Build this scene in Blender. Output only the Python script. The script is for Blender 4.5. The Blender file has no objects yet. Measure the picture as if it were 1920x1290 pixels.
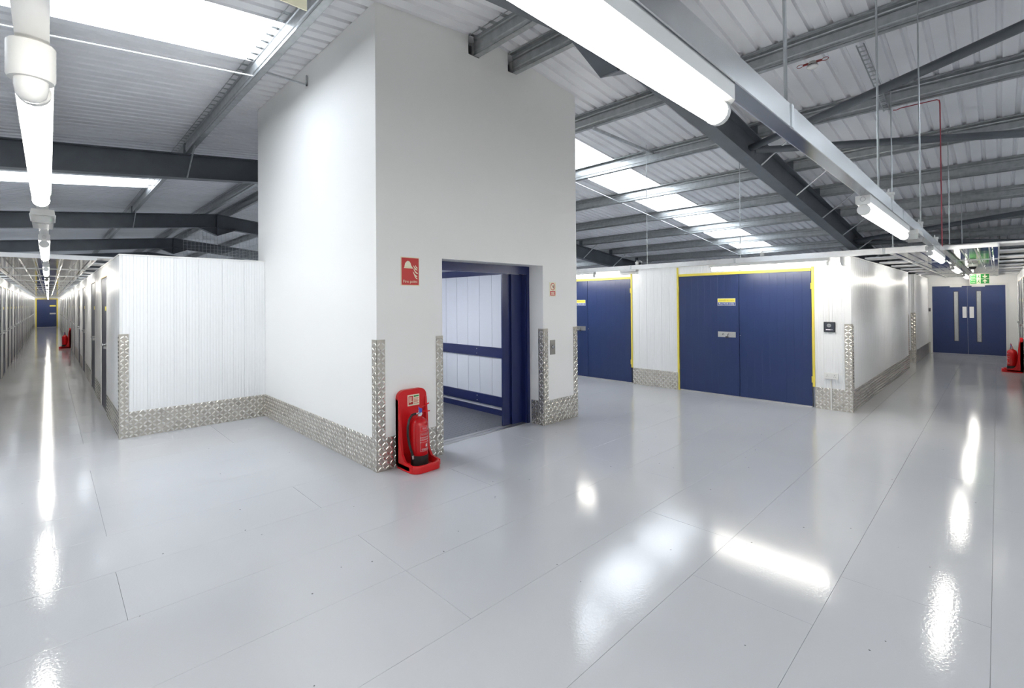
import bpy, bmesh, math, random
from mathutils import Vector, Matrix
random.seed(4)
SC = bpy.context.scene
COL = SC.collection
PI = math.pi

# ------------------------------------------------------------------ camera
W_PX, H_PX, F_PX, CY_PX = 1920, 1290, 889.668, 558.085
yaw, pitch, roll = [math.radians(a) for a in (45.6709, 0.51324, -0.45353)]
fw = Vector((math.cos(yaw)*math.cos(pitch), math.sin(yaw)*math.cos(pitch), math.sin(pitch)))
rt0 = Vector((math.sin(yaw), -math.cos(yaw), 0)); up0 = rt0.cross(fw)
rt = rt0*math.cos(roll) + up0*math.sin(roll); upv = -rt0*math.sin(roll) + up0*math.cos(roll)
cam = bpy.data.cameras.new('camera'); cam_o = bpy.data.objects.new('camera', cam); COL.objects.link(cam_o)
m3 = Matrix((rt, upv, -fw)).transposed()
cam_o.matrix_world = Matrix.Translation((0, 0, 1.55)) @ m3.to_4x4()
cam.sensor_fit = 'HORIZONTAL'; cam.sensor_width = 36.0
cam.lens = 36.0*F_PX/W_PX
cam.shift_y = -(H_PX/2 - CY_PX)/W_PX
cam.clip_start = 0.02; cam.clip_end = 300
SC.camera = cam_o

# ------------------------------------------------------------------ world, exposure
wd = bpy.data.worlds.new('world'); SC.world = wd; wd.use_nodes = True
bg = wd.node_tree.nodes['Background']
bg.inputs[0].default_value = (0.86, 0.92, 1.0, 1); bg.inputs[1].default_value = 1.0
SC.view_settings.view_transform = 'Standard'
try: SC.view_settings.look = 'None'
except Exception: pass
SC.view_settings.gamma = 1.0
SC.view_settings.use_curve_mapping = False
SC.view_settings.exposure = 0.24
try:
    SC.cycles.max_bounces = 6; SC.cycles.diffuse_bounces = 4; SC.cycles.glossy_bounces = 3
    SC.cycles.transmission_bounces = 3; SC.cycles.use_adaptive_sampling = True; SC.cycles.adaptive_threshold = 0.13; SC.cycles.adaptive_min_samples = 16
    SC.cycles.sample_clamp_indirect = 6.0
    SC.cycles.caustics_reflective = False; SC.cycles.caustics_refractive = False
    SC.cycles.use_denoising = True
except Exception: pass
TUBE_STRENGTH = 44.0
SKY_STRENGTH = 5.8
CAR_LIGHT = 22.0

# ------------------------------------------------------------------ materials
MATS = {}
def mat(name, col, rough=0.5, metal=0.0, spec=0.5, emit=None, estr=0.0, bump=None, noise=None, coat=0.0, trans=0.0, aniso=None):
    if name in MATS: return MATS[name]
    m = bpy.data.materials.new(name); m.use_nodes = True
    nt = m.node_tree; b = nt.nodes['Principled BSDF']
    b.inputs['Base Color'].default_value = (*col, 1); b.inputs['Roughness'].default_value = rough
    b.inputs['Metallic'].default_value = metal; b.inputs['Specular IOR Level'].default_value = spec
    b.inputs['Coat Weight'].default_value = coat
    b.inputs['Transmission Weight'].default_value = trans
    if emit: b.inputs['Emission Color'].default_value = (*emit, 1); b.inputs['Emission Strength'].default_value = estr
    tc = None
    if bump or noise:
        tc = nt.nodes.new('ShaderNodeTexCoord')
    if noise:   # (scale, amount, stretch)
        sc, amt, st = noise
        mp = nt.nodes.new('ShaderNodeMapping'); mp.inputs['Scale'].default_value = st
        nz = nt.nodes.new('ShaderNodeTexNoise'); nz.inputs['Scale'].default_value = sc; nz.inputs['Detail'].default_value = 4
        rp = nt.nodes.new('ShaderNodeMapRange')
        rp.inputs['From Min'].default_value = 0.3; rp.inputs['From Max'].default_value = 0.7
        rp.inputs['To Min'].default_value = 1-amt; rp.inputs['To Max'].default_value = 1+amt
        mx = nt.nodes.new('ShaderNodeMix'); mx.data_type = 'RGBA'; mx.blend_type = 'MULTIPLY'; mx.inputs[0].default_value = 1
        mx.inputs[6].default_value = (*col, 1)
        nt.links.new(tc.outputs['Object'], mp.inputs[0]); nt.links.new(mp.outputs[0], nz.inputs[0])
        nt.links.new(nz.outputs[0], rp.inputs[0]); nt.links.new(rp.outputs[0], mx.inputs[7])
        nt.links.new(mx.outputs[2], b.inputs['Base Color'])
    if bump:    # (scale, strength, dist, stretch)
        sc, stn, ds, st = bump
        mp = nt.nodes.new('ShaderNodeMapping'); mp.inputs['Scale'].default_value = st
        nz = nt.nodes.new('ShaderNodeTexNoise'); nz.inputs['Scale'].default_value = sc; nz.inputs['Detail'].default_value = 2
        bp = nt.nodes.new('ShaderNodeBump'); bp.inputs['Strength'].default_value = stn; bp.inputs['Distance'].default_value = ds
        nt.links.new(tc.outputs['Object'], mp.inputs[0]); nt.links.new(mp.outputs[0], nz.inputs[0])
        nt.links.new(nz.outputs[0], bp.inputs['Height']); nt.links.new(bp.outputs[0], b.inputs['Normal'])
    MATS[name] = m
    return m

M_WALL = mat('matt white paint', (0.86, 0.86, 0.85), 0.6, bump=(220, 0.05, 0.002, (1, 1, 1)))
M_PANEL = mat('white coated steel panel', (0.84, 0.85, 0.86), 0.22, spec=0.5)
M_SHEET = mat('white roof liner sheet', (0.85, 0.86, 0.885), 0.36, noise=(1.5, 0.05, (1, 1, 1)))
M_GALV = mat('galvanised steel', (0.56, 0.59, 0.60), 0.36, metal=0.85, noise=(14, 0.12, (1, 1, 1)))
M_LID = mat('lid with dark reflection tone', (0.30, 0.33, 0.37), 0.16, metal=0.9)  # darker colour stands in for a dark reflection on the underside
M_PURLIN = mat('dull galvanised purlin', (0.45, 0.47, 0.48), 0.36, metal=0.8, noise=(14, 0.12, (1, 1, 1)))
M_TRUNK = mat('bright galvanised trunking', (0.80, 0.81, 0.82), 0.24, metal=0.95, noise=(9, 0.06, (1, 1, 1)))
M_RAFTER = mat('dark grey painted steel', (0.115, 0.13, 0.15), 0.36, spec=0.45, noise=(3, 0.12, (1, 1, 1)))
M_TREAD = mat('aluminium tread plate', (0.52, 0.49, 0.44), 0.36, metal=0.85, noise=(5, 0.08, (1, 1, 1)))
M_LUG = mat('aluminium tread lug', (0.86, 0.83, 0.77), 0.24, metal=0.9)
M_NAVY = mat('navy blue coated steel', (0.020, 0.038, 0.125), 0.30, spec=0.45, bump=(300, 0.02, 0.001, (1, 1, 0.2)))
M_LIFTBLUE = mat('lift blue paint', (0.012, 0.020, 0.095), 0.28, spec=0.5)
M_YELLOW = mat('yellow frame paint', (0.80, 0.66, 0.10), 0.4)
M_RED = mat('red plastic', (0.62, 0.008, 0.012), 0.32, spec=0.5)
M_REDG = mat('red gloss paint', (0.55, 0.006, 0.010), 0.16, spec=0.6)
M_BLACK = mat('black rubber', (0.012, 0.012, 0.012), 0.45)
M_WHITE = mat('white plastic', (0.80, 0.80, 0.78), 0.35)
M_CREAM = mat('photoluminescent cream print', (0.80, 0.78, 0.60), 0.5)
M_SIGNRED = mat('sign red print', (0.52, 0.02, 0.02), 0.4)
M_SIGNGREEN = mat('sign green print', (0.02, 0.26, 0.05), 0.4)
M_PRINTW = mat('white print', (0.86, 0.86, 0.86), 0.5)
M_PRINTK = mat('dark print', (0.05, 0.05, 0.06), 0.5)
M_PRINTY = mat('ochre print', (0.42, 0.34, 0.03), 0.5)
M_STEEL = mat('stainless steel', (0.62, 0.61, 0.59), 0.28, metal=0.95)
M_CHROME = mat('chrome', (0.78, 0.78, 0.78), 0.12, metal=1.0)
M_CEILP = mat('polished metal ceiling sheet', (0.70, 0.69, 0.66), 0.09, metal=1.0, bump=(2.2, 0.25, 0.01, (1, 1, 1)))
M_SLAT = mat('white ceiling slat', (0.82, 0.82, 0.82), 0.45)
M_CARFLOOR = mat('dark lift car floor', (0.17, 0.175, 0.19), 0.4, metal=0.3)
M_CARPANEL = mat('white lift car panel', (0.78, 0.80, 0.84), 0.3)
M_GLASS = mat('glass', (0.55, 0.58, 0.58), 0.04)
M_GLASS.node_tree.nodes['Principled BSDF'].inputs['Alpha'].default_value = 0.3
M_CLEAR = mat('clear polycarbonate', (0.85, 0.85, 0.83), 0.12)
M_CLEAR.node_tree.nodes['Principled BSDF'].inputs['Alpha'].default_value = 0.45
M_DOOR_GREYED = mat('navy pod door greyed by reflection', (0.05, 0.055, 0.08), 0.42, spec=0.3)  # navy leaf; the white wall's reflection is greyed into its base colour
M_GREYWALL = mat('grey outer cladding', (0.45, 0.46, 0.48), 0.5)
M_SUB = mat('dark joint grey', (0.50, 0.50, 0.51), 0.7)
M_TUBE = mat('lit tube diffuser', (1, 1, 1), 0.4, emit=(1.0, 0.96, 0.88), estr=TUBE_STRENGTH)
M_ROOFLIGHT = mat('daylit translucent sheet', (0.9, 0.93, 0.96), 0.5, emit=(0.88, 0.94, 1.0), estr=SKY_STRENGTH)
M_CARLAMP = mat('lift car lamp', (1, 1, 1), 0.4, emit=(0.90, 0.94, 1.0), estr=CAR_LIGHT)
M_BLUETAG = mat('blue plastic', (0.05, 0.09, 0.5), 0.4)
M_GLOWGREEN = mat('green pilot light', (0.1, 0.8, 0.3), 0.4, emit=(0.1, 1.0, 0.3), estr=0.6)

def floor_mat():
    m = bpy.data.materials.new('grey painted floor'); m.use_nodes = True
    nt = m.node_tree; b = nt.nodes['Principled BSDF']; N = nt.nodes.new; L = nt.links.new
    tc = N('ShaderNodeNewGeometry')
    n1 = N('ShaderNodeTexNoise'); n1.inputs['Scale'].default_value = 0.7; n1.inputs['Detail'].default_value = 3
    r1 = N('ShaderNodeValToRGB'); e = r1.color_ramp.elements
    e[0].position = 0.3; e[0].color = (0.475, 0.487, 0.515, 1); e[1].position = 0.7; e[1].color = (0.51, 0.52, 0.545, 1)
    v = N('ShaderNodeTexVoronoi'); v.inputs['Scale'].default_value = 6.5
    lt = N('ShaderNodeMath'); lt.operation = 'LESS_THAN'; lt.inputs[1].default_value = 0.034
    n4 = N('ShaderNodeTexNoise'); n4.inputs['Scale'].default_value = 2.3
    g4 = N('ShaderNodeMath'); g4.operation = 'GREATER_THAN'; g4.inputs[1].default_value = 0.48
    mu = N('ShaderNodeMath'); mu.operation = 'MULTIPLY'
    mx = N('ShaderNodeMix'); mx.data_type = 'RGBA'; mx.inputs[7].default_value = (0.13, 0.13, 0.13, 1)
    n2 = N('ShaderNodeTexNoise'); n2.inputs['Scale'].default_value = 75; n2.inputs['Detail'].default_value = 2
    bp = N('ShaderNodeBump'); bp.inputs['Strength'].default_value = 0.10; bp.inputs['Distance'].default_value = 0.004
    n3 = N('ShaderNodeTexNoise'); n3.inputs['Scale'].default_value = 5; n3.inputs['Detail'].default_value = 5
    mr = N('ShaderNodeMapRange'); mr.inputs['To Min'].default_value = 0.07; mr.inputs['To Max'].default_value = 0.13
    P = tc.outputs['Position']
    for n in (n1, v, n2, n3, n4): L(P, n.inputs['Vector'])
    L(n1.outputs[0], r1.inputs[0]); L(v.outputs['Distance'], lt.inputs[0]); L(n4.outputs[0], g4.inputs[0])
    L(lt.outputs[0], mu.inputs[0]); L(g4.outputs[0], mu.inputs[1]); L(mu.outputs[0], mx.inputs[0])
    L(r1.outputs[0], mx.inputs[6]); L(mx.outputs[2], b.inputs['Base Color'])
    L(n2.outputs[0], bp.inputs['Height']); L(bp.outputs[0], b.inputs['Normal'])
    L(n3.outputs[0], mr.inputs[0]); L(mr.outputs[0], b.inputs['Roughness'])
    b.inputs['Specular IOR Level'].default_value = 0.40
    return m
M_FLOOR = floor_mat()

# ------------------------------------------------------------------ mesh helpers
class MB:
    def __init__(s): s.v = []; s.f = []; s.sm = []
    def add(s, vs, fs, smooth=False):
        o = len(s.v); s.v += [tuple(p) for p in vs]
        for f in fs: s.f.append([i+o for i in f]); s.sm.append(smooth)
        return s
    def box(s, x0, x1, y0, y1, z0, z1):
        if x0 > x1: x0, x1 = x1, x0
        if y0 > y1: y0, y1 = y1, y0
        if z0 > z1: z0, z1 = z1, z0
        return s.add([(x0,y0,z0),(x1,y0,z0),(x1,y1,z0),(x0,y1,z0),(x0,y0,z1),(x1,y0,z1),(x1,y1,z1),(x0,y1,z1)],
              [(0,3,2,1),(4,5,6,7),(0,1,5,4),(1,2,6,5),(2,3,7,6),(3,0,4,7)])
    def rbox(s, x0, x1, y0, y1, z0, z1, b=0.004):
        bm = bmesh.new(); bmesh.ops.create_cube(bm, size=1)
        for v in bm.verts:
            v.co = Vector(((x0+x1)/2+v.co.x*abs(x1-x0), (y0+y1)/2+v.co.y*abs(y1-y0), (z0+z1)/2+v.co.z*abs(z1-z0)))
        bmesh.ops.bevel(bm, geom=bm.edges[:], offset=b, segments=2, affect='EDGES', profile=0.5)
        return s.bm(bm)
    def bm(s, bm, smooth=False, free=True):
        bm.verts.index_update()
        s.add([v.co[:] for v in bm.verts], [[v.index for v in f.verts] for f in bm.faces], smooth)
        if free: bm.free()
        return s
    def prism(s, prof, axis, a0, a1):
        # closed profile of 2D points; axis 'x': pts=(y,z), 'y': pts=(x,z), 'z': pts=(x,y)
        def P(p, a):
            return {'x': (a, p[0], p[1]), 'y': (p[0], a, p[1]), 'z': (p[0], p[1], a)}[axis]
        n = len(prof)
        vs = [P(p, a0) for p in prof] + [P(p, a1) for p in prof]
        fs = [(i, (i+1) % n, n+(i+1) % n, n+i) for i in range(n)] + [tuple(range(n))[::-1], tuple(range(n, 2*n))]
        return s.add(vs, fs)
    def tube(s, pts, r, seg=8, cap=True, r2=None):
        pts = [Vector(p) for p in pts]; n = len(pts); rings = []
        ref = None
        for i, p in enumerate(pts):
            d = (pts[min(i+1, n-1)] - pts[max(i-1, 0)]).normalized()
            if ref is None:
                ref = Vector((0, 0, 1)) if abs(d.z) < 0.9 else Vector((1, 0, 0))
            a = d.cross(ref).normalized(); b = a.cross(d).normalized(); ref = b
            rr = r if r2 is None else r + (r2-r)*i/(n-1)
            rings.append([p + (a*math.cos(t)+b*math.sin(t))*rr for t in [2*PI*k/seg for k in range(seg)]])
        vs = [v for rg in rings for v in rg]; fs = []
        for i in range(n-1):
            for k in range(seg):
                fs.append((i*seg+k, i*seg+(k+1) % seg, (i+1)*seg+(k+1) % seg, (i+1)*seg+k))
        s.add(vs, fs, True)
        if cap:
            s.add(rings[0], [tuple(range(seg))[::-1]]); s.add(rings[-1], [tuple(range(seg))])
        return s
    def lathe(s, prof, cx=0, cy=0, cz=0, seg=20, axis='z'):
        # prof: [(r, h)] along axis
        rings = []
        for r, h in prof:
            ring = []
            for k in range(seg):
                t = 2*PI*k/seg; a, b = r*math.cos(t), r*math.sin(t)
                ring.append({'z': (cx+a, cy+b, cz+h), 'y': (cx+a, cy+h, cz+b), 'x': (cx+h, cy+a, cz+b)}[axis])
            rings.append(ring)
        vs = [v for rg in rings for v in rg]; fs = []
        for i in range(len(prof)-1):
            for k in range(seg):
                fs.append((i*seg+k, i*seg+(k+1) % seg, (i+1)*seg+(k+1) % seg, (i+1)*seg+k))
        fs += [tuple(range(seg))[::-1], tuple(range((len(prof)-1)*seg, len(prof)*seg))]
        return s.add(vs, fs, True)
    def mesh(s, name, m):
        me = bpy.data.meshes.new(name); me.from_pydata(s.v, [], s.f); me.materials.append(m)
        me.polygons.foreach_set('use_smooth', s.sm)
        bm = bmesh.new(); bm.from_mesh(me); bmesh.ops.recalc_face_normals(bm, faces=bm.faces[:]); bm.to_mesh(me); bm.free()
        if any(s.sm):
            try: me.set_sharp_from_angle(angle=math.radians(40))
            except Exception: pass
        me.update(); return me
    def build(s, name, m, parent=None):
        return put(name, s.mesh(name, m), parent)

def put(name, me, parent=None, loc=(0, 0, 0), rz=0.0):
    o = bpy.data.objects.new(name, me); COL.objects.link(o)
    o.location = loc; o.rotation_euler = (0, 0, rz)
    if parent: o.parent = parent
    return o
def empty(name, loc=(0, 0, 0), rz=0.0, parent=None):
    o = bpy.data.objects.new(name, None); COL.objects.link(o)
    o.location = loc; o.rotation_euler = (0, 0, rz); o.empty_display_size = 0.1
    if parent: o.parent = parent
    return o
def tag(o, label=None, cat=None, group=None, kind=None):
    if label: o['label'] = label
    if cat: o['category'] = cat
    if group: o['group'] = group
    if kind: o['kind'] = kind
    return o
def struct(o, label=None): return tag(o, label, kind='structure')
def copy_tree(o, parent=None):
    c = o.copy(); COL.objects.link(c); c.parent = parent
    for ch in list(o.children): copy_tree(ch, c)
    return c
def text_mb(body, size, depth=0.0006, align='CENTER', width=None):
    cu = bpy.data.curves.new('txt', 'FONT'); cu.body = body; cu.size = size; cu.extrude = depth/2
    cu.align_x = align; cu.align_y = 'CENTER'; cu.resolution_u = 3
    o = bpy.data.objects.new('txt', cu); COL.objects.link(o)
    bpy.context.view_layer.update()
    me = bpy.data.meshes.new_from_object(o.evaluated_get(bpy.context.evaluated_depsgraph_get()))
    vs = [v.co.copy() for v in me.vertices]; fs = [list(p.vertices) for p in me.polygons]
    bpy.data.objects.remove(o); bpy.data.curves.remove(cu); bpy.data.meshes.remove(me)
    if width and vs:
        w = max(v.x for v in vs)-min(v.x for v in vs)
        for v in vs: v.x *= width/w
    return vs, fs
def wtext(mb, body, size, x, z, y, align='CENTER', width=None):
    # lettering in wall-local frame: x right, z up, out of wall = -y
    vs, fs = text_mb(body, size, align=align, width=width)
    return mb.add([(x+v.x, y-v.z, z+v.y) for v in vs], fs)
def poly(mb, pts, y, t=0.0008):
    # flat print shape in wall-local frame, pts (x,z)
    return mb.prism(pts, 'y', y, y-t)
def ring(mb, cx, cz, r0, r1, y, seg=28, t=0.0008):
    for k in range(seg):
        a, b = 2*PI*k/seg, 2*PI*(k+1)/seg
        poly(mb, [(cx+r0*math.cos(a), cz+r0*math.sin(a)), (cx+r1*math.cos(a), cz+r1*math.sin(a)),
                  (cx+r1*math.cos(b), cz+r1*math.sin(b)), (cx+r0*math.cos(b), cz+r0*math.sin(b))], y, t)
    return mb
FX, FY = -PI/2, 0.0           # rotations: wall facing -X, wall facing -Y
BX, BY = PI/2, PI             # wall facing +X, wall facing +Y
ORD = ['first', 'second', 'third', 'fourth', 'fifth', 'sixth', 'seventh', 'eighth', 'ninth', 'tenth', 'eleventh', 'twelfth',
       'thirteenth', 'fourteenth', 'fifteenth', 'sixteenth', 'seventeenth', 'eighteenth', 'nineteenth', 'twentieth',
       'twenty-first', 'twenty-second', 'twenty-third', 'twenty-fourth', 'twenty-fifth', 'twenty-sixth', 'twenty-seventh', 'twenty-eighth']

# ------------------------------------------------------------------ key dimensions (metres)
XR, ZR, TAN = 3.66, 4.49, 0.105           # ridge line and roof pitch
def roofz(x): return ZR - TAN*abs(x-XR)
XMIN, XMAX, YMIN, YMAX = -9.0, 23.5, -8.2, 48.5
SX0, SX1, SY0, SY1 = 2.15, 5.11, 3.98, 7.10   # lift shaft
P1X, P1Y = 0.587, 7.10                    # left pod corner
P2X, P2Y = 7.85, 1.40                     # right pod corner
CLX = -0.72                               # left wall of left corridor
CRY = -0.36                               # right wall of right corridor
PH = 2.13                                 # pod height
ENDX, ENDY = 18.2, 48.0

# ------------------------------------------------------------------ floor
floor = struct(MB().box(XMIN, XMAX, YMIN, YMAX, -0.12, -0.018).build('floor', M_SUB), 'light grey glossy painted board floor')
board_cache = {}
def board_mesh(l, w):
    k = (round(l, 3), round(w, 3))
    if k not in board_cache:
        g = 0.0006; b = 0.0006
        mb = MB()
        # slab with a tiny chamfer round the top edge
        vs = [(g, g, -0.018), (l-g, g, -0.018), (l-g, w-g, -0.018), (g, w-g, -0.018),
              (g, g, -b), (l-g, g, -b), (l-g, w-g, -b), (g, w-g, -b),
              (g+b, g+b, 0), (l-g-b, g+b, 0), (l-g-b, w-g-b, 0), (g+b, w-g-b, 0)]
        fs = [(3, 2, 1, 0)] + [(i, (i+1) % 4, 4+(i+1) % 4, 4+i) for i in range(4)] + \
             [(4+i, 4+(i+1) % 4, 8+(i+1) % 4, 8+i) for i in range(4)] + [(8, 9, 10, 11)]
        mb.add(vs, fs)
        board_cache[k] = mb.mesh('floor_board', M_FLOOR)
    return board_cache[k]
far = MB()
RW = 0.5933
n_near = 0
regions = [(-2.6, 8.6, -2.4, 9.0)]
def walk(x0, x1, y0, y1):   # area people can walk on
    if x1 < -2.5 or x0 > 18.4 or y0 > 48.2 or y1 < -2.4: return False
    cx, cy = (x0+x1)/2, (y0+y1)/2
    if y0 > 7.4 and x0 > 0.75 and x1 < 8.0 and y0 > 9.3: return False
    return True
for k in range(-4, 82):
    y0 = 0.04 + k*RW
    off = (0.28 if k in (5, 7, 8, 9) or k > 11 else 1.48) if k > 2 else (0.77 if k % 2 == 0 else 0.204)
    j0 = -2
    for j in range(j0, 9):
        x0 = off + 2.4*j; x1 = x0 + 2.4
        a, b = max(x0, -2.6), min(x1, 18.3)
        if b-a < 0.05 or y0 < -2.5: continue
        near = (y0 < 7.2 and b < 10.5) or (y0 < 1.4 and y0 > -1.0)
        if y0 > 7.2 and a > 0.8 and not (y0 < 9.0): continue      # under the pods, never seen
        if near:
            put('floor_board', board_mesh(b-a, RW), floor, (a, y0, 0)); n_near += 1
        else:
            me_v = [(a+.001, y0+.001, 0), (b-.001, y0+.001, 0), (b-.001, y0+RW-.001, 0), (a+.001, y0+RW-.001, 0)]
            far.box(a+.001, b-.001, y0+.001, y0+RW-.001, -0.018, 0)
fb = far.build('floor_board', M_FLOOR, floor); fb['kind'] = 'stuff'

# ------------------------------------------------------------------ roof: liner sheets, rooflights, purlins, sag rods
ceiling = struct(empty('ceiling', (XR, 0, ZR)), 'white profiled metal roof liner on galvanised purlins')
RP, RD = 1/6.0, 0.032
def sheet_mesh(xa, xb, m, name):
    # ribs rise upwards, run down the slope (local origin: ridge line)
    mb = MB(); prof = []
    for i in range(6):
        y = i*RP
        prof += [(y, 0), (y+0.112, 0), (y+0.126, RD), (y+0.153, RD)]
    prof.append((1.0, 0))
    t = 0.003
    n = len(prof)
    vs = []
    for x in (xa, xb):
        dz = -TAN*abs(x)
        vs += [(x, p[0], dz+p[1]) for p in prof]
    for x in (xa, xb):
        dz = -TAN*abs(x)
        vs += [(x, p[0], dz+p[1]+t) for p in prof]
    fs = []
    for i in range(n-1):
        fs.append((i, i+1, n+i+1, n+i)); fs.append((2*n+i, 3*n+i, 3*n+i+1, 2*n+i+1))
    mb.add(vs, fs)
    return mb.mesh(name, m)
LX0, LX1 = XMIN-XR, 0.0
RX0, RX1 = 0.0, XMAX-XR
sky_rows = [-3.18, 4.82, 12.82, 19.82, 26.82, 33.82, 40.82]
SKL = 1.64-XR           # rooflight starts below this purlin on the left slope
SKR = 5.62-XR           # and below this one on the right slope
SKL0, SKR1 = -7.0-XR, 15.86-XR
me_l = sheet_mesh(LX0, LX1, M_SHEET, 'roof_sheet'); me_r = sheet_mesh(RX0, RX1, M_SHEET, 'roof_sheet')
me_l2 = sheet_mesh(SKL, 0, M_SHEET, 'roof_sheet'); me_l3 = sheet_mesh(LX0, SKL0, M_SHEET, 'roof_sheet')
me_r2 = sheet_mesh(0, SKR, M_SHEET, 'roof_sheet'); me_r3 = sheet_mesh(SKR1, RX1, M_SHEET, 'roof_sheet')
me_sl = sheet_mesh(SKL0, SKL, M_ROOFLIGHT, 'rooflight_sheet'); me_sr = sheet_mesh(SKR, SKR1, M_ROOFLIGHT, 'rooflight_sheet')
wn = 0
for i in range(-14, 45):
    y = 4.82 + i - 0.0
    if y+1 < YMIN or y > YMAX: continue
    if any(abs(y-s) < 0.01 for s in sky_rows):
        for me in (me_l2, me_l3, me_r2, me_r3): put('roof_sheet', me, ceiling, (0, y, 0))
        for me, side in ((me_sl, 'left'), (me_sr, 'right')):
            wn += 1
            w = put('window_%d' % wn, me, None, (XR, y, ZR))
            struct(w, 'bright translucent rooflight strip in the %s roof slope' % side)
    else:
        put('roof_sheet', me_l, ceiling, (0, y, 0)); put('roof_sheet', me_r, ceiling, (0, y, 0))
def purlin_mesh(ln):
    mb = MB(); h = 0.205; t = 0.004
    # Z section with small lips and two stiffening swages in the web; local x=0 is the web, z=0 the top
    mid = [(-0.065, -0.016), (-0.065, 0), (0, 0), (0, -0.03), (0.007, -0.04), (0.007, -0.055), (0, -0.065), (0, -0.15), (0.007, -0.16), (0.007, -0.175), (0, -0.185), (0, -h), (0.07, -h), (0.07, -h+0.016)]
    for a, b in zip(mid[:-1], mid[1:]):
        d = Vector((b[0]-a[0], b[1]-a[1])); nrm = Vector((-d.y, d.x)).normalized()*t
        mb.prism([a, b, (b[0]+nrm.x, b[1]+nrm.y), (a[0]+nrm.x, a[1]+nrm.y)], 'y', 0, ln)
    return mb.mesh('purlin', M_PURLIN)
FRY = [-4.6, 2.455, 9.5, 16.55, 23.6, 30.65, 37.7, 44.75]
PURL = [3.92+1.706*i if i else 3.92 for i in range(12)]
PURL_L = [3.33-1.70*i for i in range(8)]
pm_full = purlin_mesh(YMAX-YMIN)
pm_short = purlin_mesh(SY0-YMIN); pm_far = purlin_mesh(YMAX-SY1)
for x in PURL + PURL_L:
    z = roofz(x)-ZR
    if SX0 < x < SX1:      # stops at the lift shaft
        put('purlin', pm_short, ceiling, (x-XR, YMIN, z)); put('purlin', pm_far, ceiling, (x-XR, SY1, z))
    else:
        put('purlin', pm_full, ceiling, (x-XR, YMIN, z))
# sag rods joining the purlin bottoms at mid bay
for j, ym in enumerate([5.83, 12.6, 19.6, 26.6]):
    xs = sorted(PURL)
    for a, b in zip(xs[:-1], xs[1:]):
        if j > 1 : break
        put('sag_rod', MB().tube([(a-XR+0.07, ym, roofz(a)-ZR-0.19), (b-XR, ym, roofz(b)-ZR-0.185)], 0.008, 6).mesh('sag_rod', M_GALV), ceiling)
    xs = sorted(PURL_L)
    for a, b in zip(xs[:-1], xs[1:]):
        if b > 3: continue
        put('sag_rod', MB().tube([(a-XR+0.07, ym-0.06, roofz(a)-ZR-0.185), (b-XR, ym-0.06, roofz(b)-ZR-0.185)], 0.007, 6).mesh('sag_rod', M_WHITE), ceiling)
# strut bar from purlin across to the shaft face and the bar under the right slope
put('strut_bar', MB().box(1.70-XR, 2.14-XR, 5.55, 5.575, -0.42, -0.40).box(2.125-XR, 2.14-XR, 5.55, 5.575, -0.42, -0.30).mesh('strut_bar', M_GALV), ceiling)
put('strut_bar', MB().box(5.64-XR, 7.32-XR, 4.04, 4.075, -0.455, -0.42).mesh('strut_bar', M_GALV), ceiling)

# ------------------------------------------------------------------ portal frames
def ibeam(mb, xa, xb, yc):
    # raking I section under the purlins between xa and xb (one slope)
    o, d, bw, tf, tw = 0.215, 0.405, 0.095, 0.016, 0.012
    def seg(y0, y1, z0, z1):
        vs = []
        for x in (xa, xb):
            r = roofz(x)
            vs += [(x, y0, r+z0), (x, y1, r+z0), (x, y1, r+z1), (x, y0, r+z1)]
        mb.add(vs, [(0, 1, 2, 3), (7, 6, 5, 4), (0, 4, 5, 1), (1, 5, 6, 2), (2, 6, 7, 3), (3, 7, 4, 0)])
    seg(yc-bw, yc+bw, -o-tf, -o); seg(yc-bw, yc+bw, -o-d, -o-d+tf); seg(yc-tw/2, yc+tw/2, -o-d+tf, -o-tf)
FR_LABEL = {0: 'dark grey steel roof frame behind the camera', 1: 'nearest dark grey steel roof frame, passing above the right light run',
            2: 'dark grey steel roof frame just behind the lift shaft', 3: 'third dark grey steel roof frame down the left corridor',
            4: 'fourth dark grey steel roof frame down the left corridor', 5: 'fifth dark grey steel roof frame far down left corridor',
            6: 'sixth dark grey steel roof frame far down left corridor', 7: 'farthest dark grey steel roof frame before the end wall'}
for fi, yc in enumerate(FRY):
    fr = tag(empty('roof_frame', (0, 0, 0)), FR_LABEL[fi], 'roof beam', 'dark grey portal frames')
    mb = MB(); ibeam(mb, XMIN+0.1, XR, yc); mb.build('rafter', M_RAFTER, fr)
    mb = MB(); ibeam(mb, XR, XMAX-0.1, yc); mb.build('rafter', M_RAFTER, fr)
    # apex haunch
    zb = ZR-0.62
    h = MB()
    h.prism([(XR-0.48, zb-0.05), (XR, zb-0.25), (XR+0.48, zb-0.05), (XR+0.48, zb+0.01), (XR-0.48, zb+0.01)], 'y', yc-0.006, yc+0.006)
    for s in (-1, 1):
        h.prism([(XR, zb-0.25), (XR+s*0.48, zb-0.05), (XR+s*0.48, zb-0.035), (XR, zb-0.234)], 'y', yc-0.095, yc+0.095)
    h.build('apex_haunch', M_RAFTER, fr)
    MB().box(XR-0.012, XR+0.012, yc-0.095, yc+0.095, zb-0.25, ZR-0.215).build('apex_plate', M_RAFTER, fr)
    for x in (PURL[1:8] + PURL_L[1:4]) if fi in (1, 2, 3) else []:
        r = roofz(x)
        MB().tube([(x+0.02, yc-0.095, r-0.61), (x+0.03, yc-0.62, r-0.20)], 0.013, 6).build('fly_brace', M_GALV, fr)
        MB().box(x-0.01, x+0.012, yc-0.06, yc+0.06, r-0.215, r-0.03).build('purlin_cleat', M_RAFTER, fr)
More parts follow.
